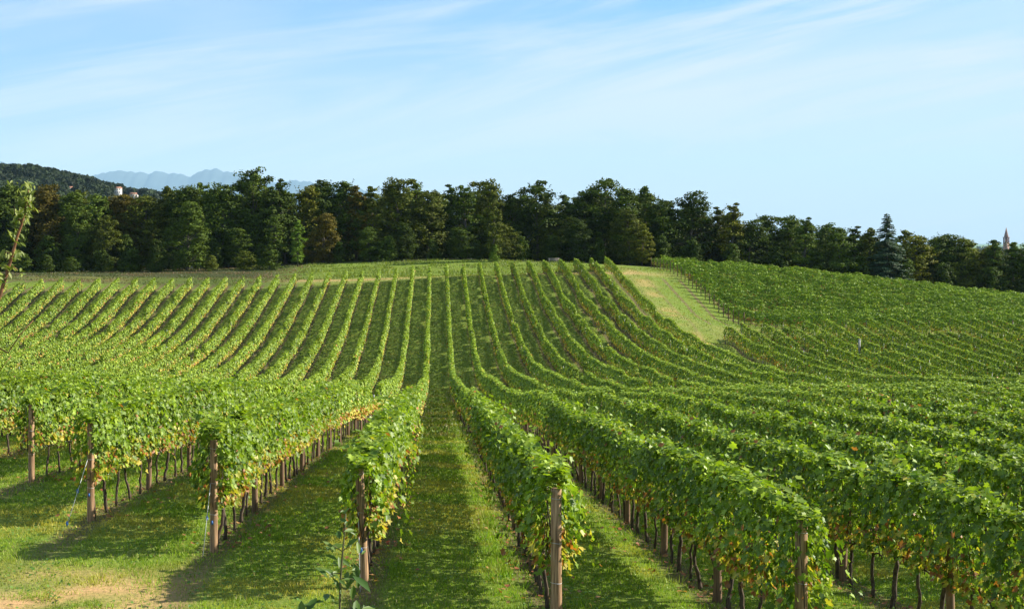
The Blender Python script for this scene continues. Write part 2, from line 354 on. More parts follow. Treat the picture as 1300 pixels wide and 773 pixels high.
c = gmix(gr(n_streak, .42, .62, 0, .6), c, (.135, .19, .025))  # pale streaks painted for low sun catching the grass
c = gmix(gr(n_mid, .45, .75, 0, .55), c, (.15, .17, .05))
dryf = gm('MULTIPLY', sp.outputs[1], gr(n_mid, .25, .6, .45, 1.), True)
c = gmix(dryf, c, gmix(gr(n_fine, .3, .7), (.16, .165, .045), (.29, .25, .095)))
# worked strip under each row of vines
spx = n.new('ShaderNodeSeparateXYZ'); l.new(geo.outputs['Position'], spx.inputs[0])
fr = gm('FRACT', gm('ADD', gm('DIVIDE', spx.outputs[0], W), .406 + 100.5)); dd = gm('ABSOLUTE', gm('SUBTRACT', fr, .5))
strip = gm('MULTIPLY', gr(gm('ADD', dd, gm('MULTIPLY', gm('SUBTRACT', n_mid, .5), .25)), .05, .14, 1., 0.), gr(spx.outputs[1], 212., 214., 1., 0.))
strip = gm('MULTIPLY', strip, gr(n_fine, .3, .55, .35, .9), True)
strip = gm('MULTIPLY', strip, gr(sp.outputs[1], .0, .3, 1., 0.))
c = gmix(strip, c, (.125, .085, .05))
soilf = gm('MULTIPLY', sp.outputs[0], gr(n_fine, .25, .6, .5, 1.1), True)
c = gmix(soilf, c, gmix(gr(n_mid, .3, .7), (.38, .215, .10), (.50, .31, .155)))
c = gmix(sp.outputs[2], c, gmix(gr(n_fine, .3, .7), (.020, .034, .010), (.050, .045, .020)))  # dark floor colour, also used for the painted headland shade
l.new(c, bs.inputs['Base Color'])
hgt = gm('ADD', gm('MULTIPLY', n_fine, .35), n_streak)
bp = n.new('ShaderNodeBump'); bp.inputs['Distance'].default_value = .11; bp.inputs['Strength'].default_value = 1; l.new(hgt, bp.inputs['Height']); l.new(bp.outputs[0], bs.inputs['Normal'])
l.new(bs.outputs[0], out.inputs['Surface'])
tint = np.stack([soil.ravel(), dry.ravel(), wood.ravel()], 1)
go = link('ground', np_mesh('ground', np.stack([AX.ravel(), AY.ravel(), AZ.ravel()], 1), [quads], m, np.clip(tint, 0, 1), True))
tag(go, kind='structure')
def gz(x, y):  # height of the sheet
    return ground(x, y) + (fbm(np.asarray(x) * .9, np.asarray(y) * .9, 3) - .45) * .07 * sstep(500, 200, y)

# ------------------------------------------------------------------ vines
def xrow(i): return (i - .406) * W
def front(i):  # depth (row units) of the end post nearest the camera
    if i <= -3: return 10.6 + 1.3 * (-3 - i)
    u = i - .406
    return F * (1 - .12 * u) / 235.0
LEFT_F, RIGHT_F = XV / F, (1300 - XV) / F
def zstart(i):
    X = i - .406; f = max(front(i), 2.5) if i < 12 else 2.5
    lim = (X / (RIGHT_F * 1.08) - 3.6) if X > 0 else (-X / (LEFT_F * 1.08) - 3.6)
    return max(f, lim)
def zend(i):
    X = i - .406
    if i >= 14: return 59.3 if i == 14 else 60.3
    if i >= 12: return 46.5
    return float(np.interp(X, [-27, -23.4, -14.4, -6.4, 2, 10.6], [71, 71.7, 74, 75.3, 76, 79]))
def vine_tint(z, n, zlo=.6, yel=1.0, rg=rng):
    """leaf colour: greens above, yellow and rust more often near the fruit zone"""
    g = rg.random(n)[:, None]
    c = (np.array([.060, .125, .009]) * (1 - g) + np.array([.225, .315, .027]) * g) * rg.uniform(.75, 1.25, n)[:, None]
    lowf = np.clip((zlo + .92 - z) / .55, 0, 1)
    r = rg.random(n)
    py = (.018 + .56 * lowf) * yel
    y = (r < py)[:, None]; o = (r < py * .40)[:, None]
    c = c * (1 + np.array([.20, .14, .05]) * np.clip((z - 1.65) / .5, 0, 1)[:, None])   # crest tint stands in for sunlit tops; young shoots are paler too
    k = rg.random(n)[:, None]
    c = np.where(y, np.array([.33, .33, .04]) * (1 - k) + np.array([.50, .40, .07]) * k, c)
    c = np.where(o, np.array([.36, .13, .03]) * (1 - k) + np.array([.22, .10, .04]) * k, c)
    return c
def canopy_points(n, length, rg, zb=.62, zt=2.02, wid=.30, jit=.40):
    """points and normals of the leaves of one stretch of trellised vine, x across, y along, z up"""
    y = (rg.random(n) - .5) * length
    t = rg.random(n) ** .9
    z = zb + (zt - zb) * t
    half = wid * (.62 + .55 * np.sin(np.pi * np.clip(t * 1.0 + .02, 0, 1)) ** .7) 
    lump = .55 + .95 * fbm(y * 2.6 + 31 * rg.random(), z * 2.3 + 17 * rg.random(), 2)
    half = half * lump
    s = np.where(rg.random(n) < .5, -1, 1); r = rg.random(n) ** .38
    x = s * r * half + rg.normal(size=n) * .02
    top = rg.random(n) < .26                                    # crest leaves
    z = np.where(top, zt + (lump - 1) * .35 + rg.normal(size=n) * .06, z); x = np.where(top, (rg.random(n) - .5) * 1.15 * wid, x)
    P = np.stack([x, y, z], 1)
    N = np.stack([np.where(top, .1, 1.0) * np.sign(x), rg.normal(size=n) * .3, np.where(top, 1.8, .5) + 0 * x], 1) + rg.normal(size=(n, 3)) * jit
    return P, N
def add_shoots(rg, k, length, zt=2.02, n=7):
    Ps, Ns = [], []
    for _ in range(k):
        y0 = (rg.random() - .5) * length; x0 = rg.normal() * .16; h = rg.uniform(.2, .5); lx, ly = rg.normal(size=2) * .18
        t = np.linspace(.1, 1, n); side = np.where(np.arange(n) % 2, 1, -1) * .05
        Ps.append(np.stack([x0 + lx * t + side, y0 + ly * t + side * rg.normal(), zt - .08 + h * t], 1)); Ns.append(rg.normal(size=(n, 3)) * .6 + [0, 0, .8])
    # trailing canes hanging out of the side
    for _ in range(k // 2 + 1):
        y0 = (rg.random() - .5) * length; s = rg.choice([-1, 1]); t = np.linspace(0, 1, n)
        Ps.append(np.stack([s * (.33 + .30 * t ** .6) + rg.normal(size=n) * .03, y0 + rg.normal() * .15 * t, rg.uniform(1.2, 1.9) - .55 * t ** 1.6], 1)); Ns.append(rg.normal(size=(n, 3)) * .5 + [s, 0, .5])
    return np.concatenate(Ps), np.concatenate(Ns)
NV = 10
vine_meshes = []
for v in range(NV):
    rg = np.random.default_rng(100 + v)
    P, N = canopy_points(760, 1.16, rg, zb=.72 + .10 * rg.random(), zt=2.04 + .08 * rg.random())
    P2, N2 = add_shoots(rg, 5, 1.0)
    P = np.concatenate([P, P2]); N = np.concatenate([N, N2])
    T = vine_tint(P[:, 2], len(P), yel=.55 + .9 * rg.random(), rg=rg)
    V, Fc, Tt = leaves(P, N, rg.uniform(.05, .15, len(P)), T, PALM, down=.8, rg=rg)
    fol = np_mesh('vine_foliage', V, Fc, M_vine, Tt)
    # trunk with two cordon arms
    k = 8; zs = np.linspace(-.05, .78, k); wx = np.cumsum(rg.normal(size=k)) * .022; wy = np.cumsum(rg.normal(size=k)) * .026
    path = np.stack([wx - wx[0], wy - wy[0], zs], 1); rad = np.linspace(.032, .021, k) * (1 + .25 * rg.random(k)) * rg.uniform(.85, 1.25)
    parts = [tube(path, rad, 7)]
    for s in (-1, 1):
        t = np.linspace(0, 1, 6); e = path[-1]
        arm = np.stack([e[0] + rg.normal(size=6) * .008, e[1] + s * .47 * t, e[2] - .02 + .10 * np.sin(t * 2)], 1); parts.append(tube(arm, np.linspace(.021, .010, 6), 6))
    for _ in range(4):
        y0 = rg.uniform(-.45, .45); t = np.linspace(0, 1, 4)
        parts.append(tube(np.stack([rg.normal() * .1 * t, y0 + rg.normal() * .1 * t, .8 + 1.1 * t], 1), np.linspace(.008, .004, 4), 4))
    tv, tf, _ = merge(parts)
    vine_meshes.append((fol, np_mesh('vine_trunk', tv, tf, M_bark, smooth=True)))

STEP = .95 / W            # vine to vine, row units
rows = [i for i in range(-28, 12)] + [i for i in range(14, 31)]
cand = []
for i in rows:
    z0 = zstart(i); ze = zend(i)
    zs = front(i) if i < 12 else 3.0
    k0 = int(max(0, math.ceil((z0 - zs - .25) / STEP)))
    for k in range(k0, k0 + 90):
        z = zs + {1: .17, 0: .0, -1: .07, -2: .07, 2: .04}.get(i, .10) + k * STEP
        if z > 24 or z > ze: break
        xp = (i - .406) / z
        if xp > RIGHT_F + .03 or xp < -LEFT_F - .03: continue
        cand.append((z, i, k))
cand.sort()
cand = cand[:300]
ZC = cand[-1][0]
print('individual vines to Z', ZC)
def side_name(i):
    if i <= 0: return '%s row left of the central grass corridor' % ordw(1 - i)
    if i < 12: return '%s row right of the central grass corridor' % ordw(i)
    if i < 14: return '%s row below the foot of the open grass track' % ordw(i - 11)
    return '%s row right of the open grass track' % ordw(i - 13)
lastz = {}
for z, i, k in cand:
    x = xrow(i); y = z * W; g = float(gz(x, y)); v = random.randrange(NV)
    t = empty('grapevine', (x + random.uniform(-.03, .03), y, g)); t.rotation_euler = (0, 0, random.choice([0, math.pi]) + random.uniform(-.06, .06))
    s = random.uniform(.95, 1.05); t.scale = (s * random.uniform(.9, 1.12), 1, s)
    tag(t, 'leafy grapevine in the ' + side_name(i), 'grapevine', 'grapevines trained on the wires')
    f = link('foliage', vine_meshes[v][0], t); link('trunk', vine_meshes[v][1], t)
    lastz[i] = max(lastz.get(i, 0), z)

# the rest of every row: one thing per row
def row_foliage(pts_fn, length, seed, near, bump=0.0):
    """pts_fn maps (across, along) -> x, y ; along in metres"""
    rg = np.random.default_rng(seed)
    segs = []
    a = 0.0
    P_all, N_all, S_all, T_all = [], [], [], []
    rowv = rg.uniform(.56, .68)
    while a < length:
        b = min(a + 8.0, length); L = b - a
        dist = near(a)
        if dist < 27 * W: dens, ls, shp = 230, (.12, .19), 0
        elif dist < 42 * W: dens, ls, shp = 210, (.15, .25), 1
        else: dens, ls, shp = 135, (.18, .31), 1
        n = int(dens * L)
        s = a + rg.random(n) * L
        P, N = canopy_points(n, 0.0001, rg, wid=.31 if dist < 27 * W else .35, jit=.38 if dist < 27 * W else .26)
        # slow swells of the hedge: one per vine and longer ones
        sw = rowv + (.62 if dist < 27 * W else .45) * fbm(s * 1.05 + seed * 3.7, seed * 1.3 + 0 * s, 2) + .22 * fbm(s * .21 + seed, 5.0 + 0 * s, 2)
        P[:, 0] *= sw * .92; P[:, 2] = np.where(dist < 27 * W, .72, .50) + (P[:, 2] - .6) * np.where(dist < 27 * W, 1.04, 1.22) * (.80 + .20 * sw) + rg.normal(size=n) * .05
        P[:, 1] = s
        gapm = sstep(.25, .20, fbm(s * .33 + seed * 9.1, seed * .7 + 0 * s, 2)); P[:, 2] = .85 + (P[:, 2] - .85) * (1 - .55 * gapm)
        if bump:
            bb = fbm(s * .62 + seed * 1.7, seed * 3.1 + 0 * s, 2); P[:, 2] += (bb - .47) * bump * np.clip((P[:, 2] - .8), 0, 1.3); P[:, 0] *= .55 + .95 * bb
        yel = (.6 if dist < 27 * W else .38) + (1.5 if dist < 27 * W else .8) * np.clip(fbm(s * .10 + seed * 5.1, seed * 2.7 + 0 * s, 3) - .38, 0, 1) * 3
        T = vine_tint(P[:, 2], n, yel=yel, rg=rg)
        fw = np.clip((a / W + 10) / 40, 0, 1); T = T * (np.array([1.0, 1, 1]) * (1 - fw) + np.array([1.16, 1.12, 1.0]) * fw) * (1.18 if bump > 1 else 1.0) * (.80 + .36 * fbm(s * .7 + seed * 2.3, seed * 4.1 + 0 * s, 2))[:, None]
        P_all.append(P); N_all.append(N); S_all.append(rg.uniform(*ls, n)); T_all.append(T)
        a = b
    P = np.concatenate(P_all); N = np.concatenate(N_all); S = np.concatenate(S_all); T = np.concatenate(T_all)
    x, y, R = pts_fn(P[:, 0], P[:, 1])
    N = N @ R.T
    Q = np.stack([x, y, gz(x, y) + P[:, 2]], 1)
    return leaves(Q, N, S, T, DIAMOND, down=.6, rg=rg)
def row_trunks(pts_fn, length, seed, vis):
    rg = np.random.default_rng(seed + 999); parts = []
    for s in np.arange(.5, length, .95):
        if not vis(s): continue
        x, y, R = pts_fn(np.array([0.]), np.array([s])); x, y = float(x[0]), float(y[0]); g = float(gz(x, y))
        w = rg.normal(size=2) * .03
        V, Fc = tube([(x, y, g - .05), (x + w[0], y + w[1], g + .35), (x, y, g + .8)], [.035, .03, .025], 4, cap=False)
        parts.append((V, Fc))
    return merge(parts) if parts else None
nrow = 0
def vine_row(label, pts_fn, length, near, seed, vis=lambda s: True, group='rows of vines running up the far slope', bump=.1):
    x, y, _ = pts_fn(np.array([0.]), np.array([0.])); base = np.array([float(x[0]), float(y[0]), float(gz(x, y)[0])])
    t = empty('vine_row', base); tag(t, label, 'vine row', group)
    V, Fc, Tt = row_foliage(pts_fn, length, seed, near, bump)
    link('foliage', np_mesh('row_foliage', V - base, Fc, M_rowleaf, Tt), t)
    tr = row_trunks(pts_fn, length, seed, vis)
    if tr: o = link('trunks', np_mesh('row_trunks', tr[0] - base, tr[1], M_bark), t); tag(o, kind='stuff')
    return t
R0 = np.eye(3)
for i in rows:
    z0 = lastz.get(i, None)
    a = (z0 + STEP * .55) if z0 else max(zstart(i), front(i) if i < 12 else 0)
    b = zend(i)
    if a >= b - .5: continue
    x = xrow(i)
    def fn(u, s, x=x, a=a): return x + u, a * W + s, R0
    if i <= 0: lab = 'vine row, %s to the left of the central grass corridor, reaching up the far slope' % ordw(1 - i)
    elif i < 12: lab = 'vine row, %s to the right of the central grass corridor, curving up the far slope' % ordw(i)
    elif i < 14: lab = 'short vine row ending at the foot of the open grass track, %s of two' % ordw(i - 11)
    else: lab = 'vine row on the right slope, %s to the right of the open grass track' % ordw(i - 13)
    vine_row(lab, fn, (b - a) * W, lambda s, a=a: a * W + s, i + 60)
# the block beyond the track: its rows run across the view
def border(z): return float(np.interp(z, [62.6, 84.5], [15.5, 14.5]))
zz_rows = np.arange(63.2, 85.6, .94)
for k, z in enumerate(zz_rows):
    xa = border(z); xb = z * RIGHT_F * 1.10 + 2
    def fn(u, s, xa=xa, z=z): return xa * W + s, z * W + u + 0 * s, np.array([[0, 1, 0], [1, 0, 0], [0, 0, 1.]])
    vine_row('crosswise vine row beyond the open track, %s counted back from the grass lane' % ordw(k + 1), fn, (xb - xa) * W, lambda s, z=z: z * W, 300 + k,
             vis=(lambda s: True) if k < 2 else (lambda s: s < 8), group='crosswise vine rows of the upper right block', bump=1.5)

# ------------------------------------------------------------------ posts
def post_mesh(name, h, r, mat, lean=0.0, n=12, split=True, sq=False):
    zs = np.array([-.15, .02, h * .3, h * .6, h - .012, h]); rr = r * np.array([1.06, 1.04, 1.0, .97, .95, .86])
    V, Fc = tube(np.stack([lean * zs, 0 * zs, zs], 1), rr, 4 if sq else n)
    return np_mesh(name, V, Fc, mat, smooth=not sq)
PM = [post_mesh('post', 2.0 - .0 * q, .058 + .004 * q, M_wood_old, lean=.012 * (q - 1)) for q in range(3)]
PG = post_mesh('grey_post', 1.75, .035, M_greypost, sq=True)
# end posts nearest the camera, one by one
ends = {-3: ('brown end post standing before the leaves, leftmost of the end posts', .0, 1.97),
        -2: ('weathered brown end post with a blue clip and guy wire, leaf-topped, second from the left', .0, 1.97),
        -1: ('sunlit brown end post with a blue clip on its guy wire, between two shaded lawns', .0, 1.97),
        0: ('leaning brown end post half wrapped in leaves, left of the central grass corridor', -.045, 1.97),
        1: ('thick bare-topped end post standing right of the central grass corridor', .0, 2.0),
        2: ('brown end post with wire wound round its top, overhung by leaves, lower right', .0, 2.0)}
for i, (lab, lean, h) in ends.items():
    z = front(i); x = xrow(i) + {0: .0, 1: .02}.get(i, 0); y = z * W; g = float(gz(x, y))
    r = {1: .080, 2: .078}.get(i, .070)
    t = empty('end_post', (x, y, g)); tag(t, lab, 'wooden post', 'end posts of the nearest rows')
    link('post', post_mesh('end_post', h, r, M_wood, lean=lean, n=16), t)
    # bands of wire round the post
    for zb in (h - .14, h * .62, h * .34):
        a = np.linspace(0, 2 * np.pi, 15); V, Fc = tube(np.stack([lean * zb + (r + .001) * np.cos(a), (r + .001) * np.sin(a), zb + .006 * np.sin(a * 2)], 1), .003, 4, cap=False)
        link('wire_band', np_mesh('wire_band', V, Fc, M_wire), t)
    if i in (-2, -1, 0):
        gx = {-2: -.30, -1: -.10, 0: -.05}[i]; gy = {-2: -.55, -1: -.5, 0: -.35}[i]
        g2 = float(gz(x + gx, y + gy)) - g
        V, Fc = tube([(lean * h * .62 - r * .6, -r, h * .62), (gx, gy, g2 + .02)], .006, 5); w_ = link('guy_wire', np_mesh('guy_wire', V, Fc, M_wire), t)
        m_ = np.array([gx * .52 - r * .3, gy * .5, h * .33]); parts = [tube([m_ + [0, 0, -.045], m_ + [0, 0, -.02], m_ + [0, 0, .02], m_ + [0, 0, .045]], [.010, .024, .024, .010], 8)]
        V, Fc, _ = merge(parts); link('tension_clip', np_mesh('tension_clip', V, Fc, M_blue), w_)
        if i == -2:
            m_ = np.array([gx, gy, g2 + .05]); V, Fc = tube([m_ + [0, 0, -.05], m_, m_ + [0, 0, .05]], [.012, .028, .012], 8); link('ground_clip', np_mesh('ground_clip', V, Fc, M_blue), w_)
        if i in (-2, -1):
            zb = h * .27; V, Fc = tube([(-.015, -r + .004, zb - .035), (-.015, -r - .004, zb), (-.015, -r + .004, zb + .035)], np.array([.012, .020, .012]), 8)
            link('blue_tag', np_mesh('blue_tag', V, Fc, M_blue), t)
pc = []
for i in rows:
    zf = front(i) if i < 12 else None
    zlist = np.arange((zf if zf else zend(i) - 30 * 1.7), zend(i) + .01, 1.70)
    for k, z in enumerate(zlist):
        if k == 0 and i in ends: continue
        if z < zstart(i) - .01: continue
        pc.append((z, i, 0))
    pc.append((zend(i), i, 1))
for k, z in enumerate(zz_rows):
    pc.append((z, 1000 + k, 1))
pc.sort()
rest = []
heads = [p for p in pc if p[2] == 1]; inner = [p for p in pc if p[2] == 0]
def post_xy(p):
    if p[1] >= 1000: return border(p[0]) * W, p[0] * W
    return xrow(p[1]), p[0] * W
ninner = 300 - len(heads) - len(ends)
for q, p in enumerate(inner[:ninner] + heads):
    x, y = post_xy(p); x += .04 if p[2] == 0 else 0
    if p[2] == 1: y += .12 if p[1] < 1000 else 0; x -= .12 if p[1] >= 1000 else 0
    o = link('trellis_post', PM[q % 3] if p[0] < 30 or p[2] else PG, loc=(x, y, float(gz(x, y))))
    o.rotation_euler = (random.uniform(-.02, .02), random.uniform(-.02, .02), random.uniform(0, 6))
    if p[2] == 0: lab = 'wooden trellis post in the ' + side_name(p[1])
    elif p[1] < 1000: lab = 'uphill end post of the ' + side_name(p[1])
    else: lab = 'end post beside the open track, %s crosswise row back from the lane' % ordw(p[1] - 999)
    tag(o, lab, 'post', 'posts carrying the vine wires')
parts = []
for p in inner[ninner:]:
    x, y = post_xy(p); g = float(gz(x, y)); parts.append(tube([(x, y, g - .1), (x, y, g + 1.7)], .035, 4))
V, Fc, _ = merge(parts); tag(link('far_trellis_posts', np_mesh('far_posts', V, Fc, M_greypost)), 'small grey posts standing in the vine rows of the far slope', 'posts', kind='stuff')
# wires of the five nearest rows
for i in (-3, -2, -1, 0, 1, 2, 3):
    for h in (.80, 1.25):
        zs = np.arange(max(front(i), 3), ZC, 1.7); x = xrow(i)
        P = np.stack([x + 0 * zs + .07, zs * W, gz(x + 0 * zs, zs * W) + h], 1)
        V, Fc = tube(P, .003, 4); o = link('trellis_wire', np_mesh('trellis_wire', V, Fc, M_wire))
        tag(o, '%s trellis wire of the %s' % ('lower' if h < 1 else 'upper', side_name(i)), 'wire', 'trellis wires of the nearest rows')
# pale concrete post standing in the right-hand rows
x, y, _ = P3(1091, 430, 55); g = float(gz(x, y))
V, Fc, _ = merge([box((0, 0, 1.1), (.24, .2, 2.3)), box((0, 0, 2.28), (.29, .25, .07)), box((0, 0, .06), (.36, .3, .2))])
o = link('concrete_post', np_mesh('concrete_post', V, Fc, noise_mat('concrete', (.22, .22, .21), (.32, .32, .30), nscale=4)), loc=(x, y, g)); tag(o, 'squat pale grey concrete post rising out of the rows on the right slope', 'concrete post')

# ------------------------------------------------------------------ trees
def tree_variant(seed, kind):
    """unit tree 1 m tall (scaled per tree); returns crown mesh and trunk mesh"""
    rg = np.random.default_rng(seed); H = 15.0
    cl = []; parts = []
    lean = rg.normal(size=2) * .4
    if kind == 'edge':            # leafy almost to the ground
        zb, R, nc, nl, sz = .06 * H, .27 * H, 190, 48, (.22, .42)
    elif kind == 'round':         # round head on a bare trunk, sky between the clumps
        zb, R, nc, nl, sz = .36 * H, .27 * H, 74, 56, (.28, .46)
    elif kind == 'narrow':        # feathery upright
        zb, R, nc, nl, sz = .12 * H, .19 * H, 96, 46, (.26, .44)
    elif kind == 'shrub':
        zb, R, nc, nl, sz = .02 * H, .42 * H, 90, 46, (.5, .8)
    tp = np.array([(0, 0, -.3), (lean[0] * .2, lean[1] * .2, .25 * H), (lean[0] * .6, lean[1] * .6, .55 * H), (lean[0], lean[1], .90 * H)])
    parts.append(tube(tp, np.array([.24, .19, .12, .03]), 8))
    for q in range(nc):
        t = (q + rg.random()) / nc
        if kind == 'edge': prof = (np.sin(np.pi * (t * .80 + .13)) ** .5) * (1 - .12 * t)
        elif kind == 'round': prof = np.sqrt(max(0, 1 - (2 * t - 1) ** 2)) * .95 + .05
        elif kind == 'narrow': prof = np.sin(np.pi * (t * .80 + .14)) ** .8 * (1 - .2 * t)
        else: prof = np.sqrt(max(0, 1 - (t * .98) ** 2))
        th = rg.random() * 2 * np.pi; lob = .78 + .28 * math.sin(th * 2 + seed) + .18 * math.sin(th * 3 + 2 * seed)
        r = R * prof * lob * rg.random() ** .42
        z = zb + (H - zb) * t; k = z / H
        c = np.array([lean[0] * k + r * math.cos(th), lean[1] * k + r * math.sin(th), z + rg.normal() * .35])
        cr = R * rg.uniform(.15, .36) * (1 - .35 * t ** 2)
        cl.append((c, cr))
        if q % 3 == 0 and t < .93 and kind != 'shrub':
            z0 = max(.12 * H, z - rg.uniform(1.2, 2.6)); k0 = z0 / H; a = np.array([lean[0] * k0, lean[1] * k0, z0])
            parts.append(tube([a, a * .45 + c * .55 + [0, 0, .25], c], np.array([.09, .055, .02]) * (1.2 - .6 * k), 5, cap=False))
    P, N, T, S = [], [], [], []
    for c, cr in cl:
        n = int(nl * rg.uniform(.7, 1.3)); d = unit(rg.normal(size=(n, 3))); rr = rg.random(n) ** .45
        p = c + d * (rr * cr)[:, None] * [1.15, 1.15, .72]
        out = p - np.array([0, 0, c[2] - .3 * cr]); out[:, 2] *= .6
        P.append(p); N.append(unit(out) * .6 + d * .5 + rg.normal(size=(n, 3)) * .5 + [0, 0, .25])
        b = rg.uniform(.72, 1.25); g = rg.random(n)[:, None]
        T.append(b * ((1 - g) * np.array([.034, .062, .010]) + g * np.array([.098, .138, .022]))); S.append(rg.uniform(*sz, n))
    if kind != 'shrub':           # leading shoots that break the outline
        for q in range(22):
            t = .45 + .55 * rg.random(); th = rg.random() * 6.283; z = zb + (H - zb) * t
            r = R * (np.sqrt(max(0, 1 - (2 * t - 1) ** 2)) * .9 if kind == 'round' else np.sin(np.pi * (t * .80 + .13)) ** .6 * (1 - .12 * t)) * rg.uniform(.5, 1.0)
            u = np.linspace(0, 1, 9); L = rg.uniform(.4, 1.1)
            P.append(np.stack([lean[0] * t + (r + .5 * L * u * .6) * math.cos(th), lean[1] * t + (r + .5 * L * u * .6) * math.sin(th), z + L * u], 1) + rg.normal(size=(9, 3)) * .09)
            N.append(rg.normal(size=(9, 3))); T.append(np.tile(np.array([.055, .075, .016]), (9, 1))); S.append(rg.uniform(.16, .3, 9))
    P = np.concatenate(P); N = np.concatenate(N); T = np.concatenate(T); S = np.concatenate(S)
    P[:, 2] = np.maximum(P[:, 2], .1)
    V, Fc, Tt = leaves(P, N, S, T, DIAMOND, rg=rg)
    tv, tf, _ = merge(parts)
    return np_mesh('crown', V / H, Fc, M_tree, Tt), np_mesh('trunk', tv / H, tf, M_treebark, smooth=True)
TV = {'edge': [tree_variant(500 + k, 'edge') for k in range(6)], 'round': [tree_variant(520 + k, 'round') for k in range(3)],
      'narrow': [tree_variant(540 + k, 'narrow') for k in range(3)], 'shrub': [tree_variant(560 + k, 'shrub') for k in range(2)]}
COLS = {'dark': (.72, .74, .42), 'green': (1.0, 1.0, .6), 'bright': (1.5, 1.6, .9), 'rusty': (1.5, .80, .6), 'yellow': (1.9, 1.35, .6), 'olive': (1.3, 1.05, .6)}
def tree(kind, px, ytop, Z, colname, wide=1.0, label=None, group=None, name=None, sink=0.0):
    x = (px - XV) / F * Z * W; y = Z * W; g = float(ground(x, y)) - sink
    ztop = CAMZ + (YH - ytop) / F * Z * W; h = max(ztop - g, 2.0)
    cm, tm = random.choice(TV[kind])
    t = empty(name or {'edge': 'broadleaf_tree', 'round': 'round_crowned_tree', 'narrow': 'slender_tree', 'shrub': 'shrub'}[kind], (x, y, g))
    sxy = (h * .45 + 15 * .55) * wide * 1.3 if kind != 'shrub' else h * wide
    t.scale = (sxy, sxy, h / (1.0 if kind != 'narrow' else 1.02)); t.rotation_euler = (0, 0, random.uniform(0, 6.28))
    c = link('crown', cm, t); b = COLS[colname]; f = random.uniform(.85, 1.15)
    c.color = (b[0] * f, b[1] * f, b[2] * f, 1)
    link('trunk', tm, t)
    tag(t, label, 'shrub' if kind == 'shrub' else 'tree', group)
    return t
CW = {'dark': 'dark green', 'green': 'mid green', 'bright': 'bright green', 'rusty': 'rusty brown', 'yellow': 'yellowing', 'olive': 'olive green'}
line = [(-12, 240, 'edge', 'dark'), (8, 238, 'edge', 'green'), (36, 246, 'edge', 'dark'), (60, 241, 'edge', 'rusty'), (88, 247, 'edge', 'green'), (104, 243, 'narrow', 'olive'), (128, 250, 'edge', 'green'),
        (146, 253, 'edge', 'rusty'), (168, 254, 'edge', 'rusty'), (190, 251, 'edge', 'olive'), (214, 239, 'narrow', 'olive'), (238, 237, 'edge', 'dark'), (262, 234, 'narrow', 'green'), (284, 236, 'edge', 'dark'),
        (318, 220, 'edge', 'green'), (342, 241, 'narrow', 'dark'), (362, 231, 'narrow', 'dark'), (386, 240, 'edge', 'yellow'), (410, 233, 'edge', 'dark'), (432, 234, 'edge', 'dark'), (452, 238, 'narrow', 'rusty'),
        (474, 238, 'narrow', 'olive'), (503, 229, 'edge', 'olive'), (526, 232, 'narrow', 'green'), (546, 243, 'edge', 'olive'), (572, 238, 'narrow', 'dark'), (594, 237, 'narrow', 'dark'), (620, 232, 'edge', 'olive'),
        (646, 250, 'edge', 'dark'), (683, 235, 'round', 'dark'), (700, 262, 'edge', 'olive'), (722, 249, 'narrow', 'dark'), (742, 244, 'round', 'dark'), (767, 231, 'round', 'dark'), (786, 268, 'edge', 'olive'), (796, 244, 'edge', 'dark'),
        (820, 239, 'narrow', 'green'), (845, 256, 'edge', 'dark'), (876, 249, 'edge', 'dark'), (893, 275, 'edge', 'rusty'), (910, 266, 'narrow', 'olive'), (928, 261, 'narrow', 'yellow'), (950, 284, 'edge', 'dark'), (976, 276, 'edge', 'dark'),
        (1004, 277, 'edge', 'green'), (1020, 279, 'narrow', 'green'), (1046, 288, 'edge', 'green'), (1066, 292, 'edge', 'green'), (1084, 290, 'narrow', 'dark'), (1104, 291, 'narrow', 'olive'), (1150, 294, 'narrow', 'olive'), (1168, 301, 'edge', 'yellow'),
        (1190, 301, 'edge', 'green'), (1208, 300, 'edge', 'green'), (1226, 305, 'edge', 'olive'), (1252, 315, 'edge', 'yellow'), (1269, 306, 'narrow', 'dark'), (1287, 309, 'narrow', 'green'), (1306, 314, 'edge', 'green'), (1330, 312, 'edge', 'dark')]
for k, (px, yt, kd, cn) in enumerate(line):
    Z = 91 + random.uniform(-1.6, 1.6)
    lab = '%s %stree, %s in the treeline from the left' % (CW[cn], {'edge': 'broad bushy ', 'round': 'round-headed ', 'narrow': 'slender '}[kd], ordw(k + 1) if k < 79 else 'last')
    tree(kd, px, yt, Z, cn, {'edge': 1.0, 'round': 1.08, 'narrow': 1.0}[kd], lab, 'trees of the treeline')
# second and third rank, filling the wood behind
tops = sorted((px, yt) for px, yt, _, _ in line); tx = [a for a, _ in tops]; ty = [b for _, b in tops]
for rank, (Zr, dy) in enumerate(((96.5, 11), (101.5, 14))):
    for px in np.arange(-30 + 12 * rank, 1350, 25 if rank == 0 else 32):
        px = px + random.uniform(-7, 7)
        yt = float(np.interp(px, tx, ty)) + dy + random.uniform(-3, 7) + (7 if px > 1140 else 0)
        tree(random.choice(['edge', 'edge', 'edge', 'narrow']), px, yt, Zr + random.uniform(-1.5, 1.5), random.choice(['dark', 'dark', 'green', 'olive', 'green']),
             1.05, 'tree deeper in the wood, mostly hidden behind the front trees of the treeline', 'trees deeper in the wood')
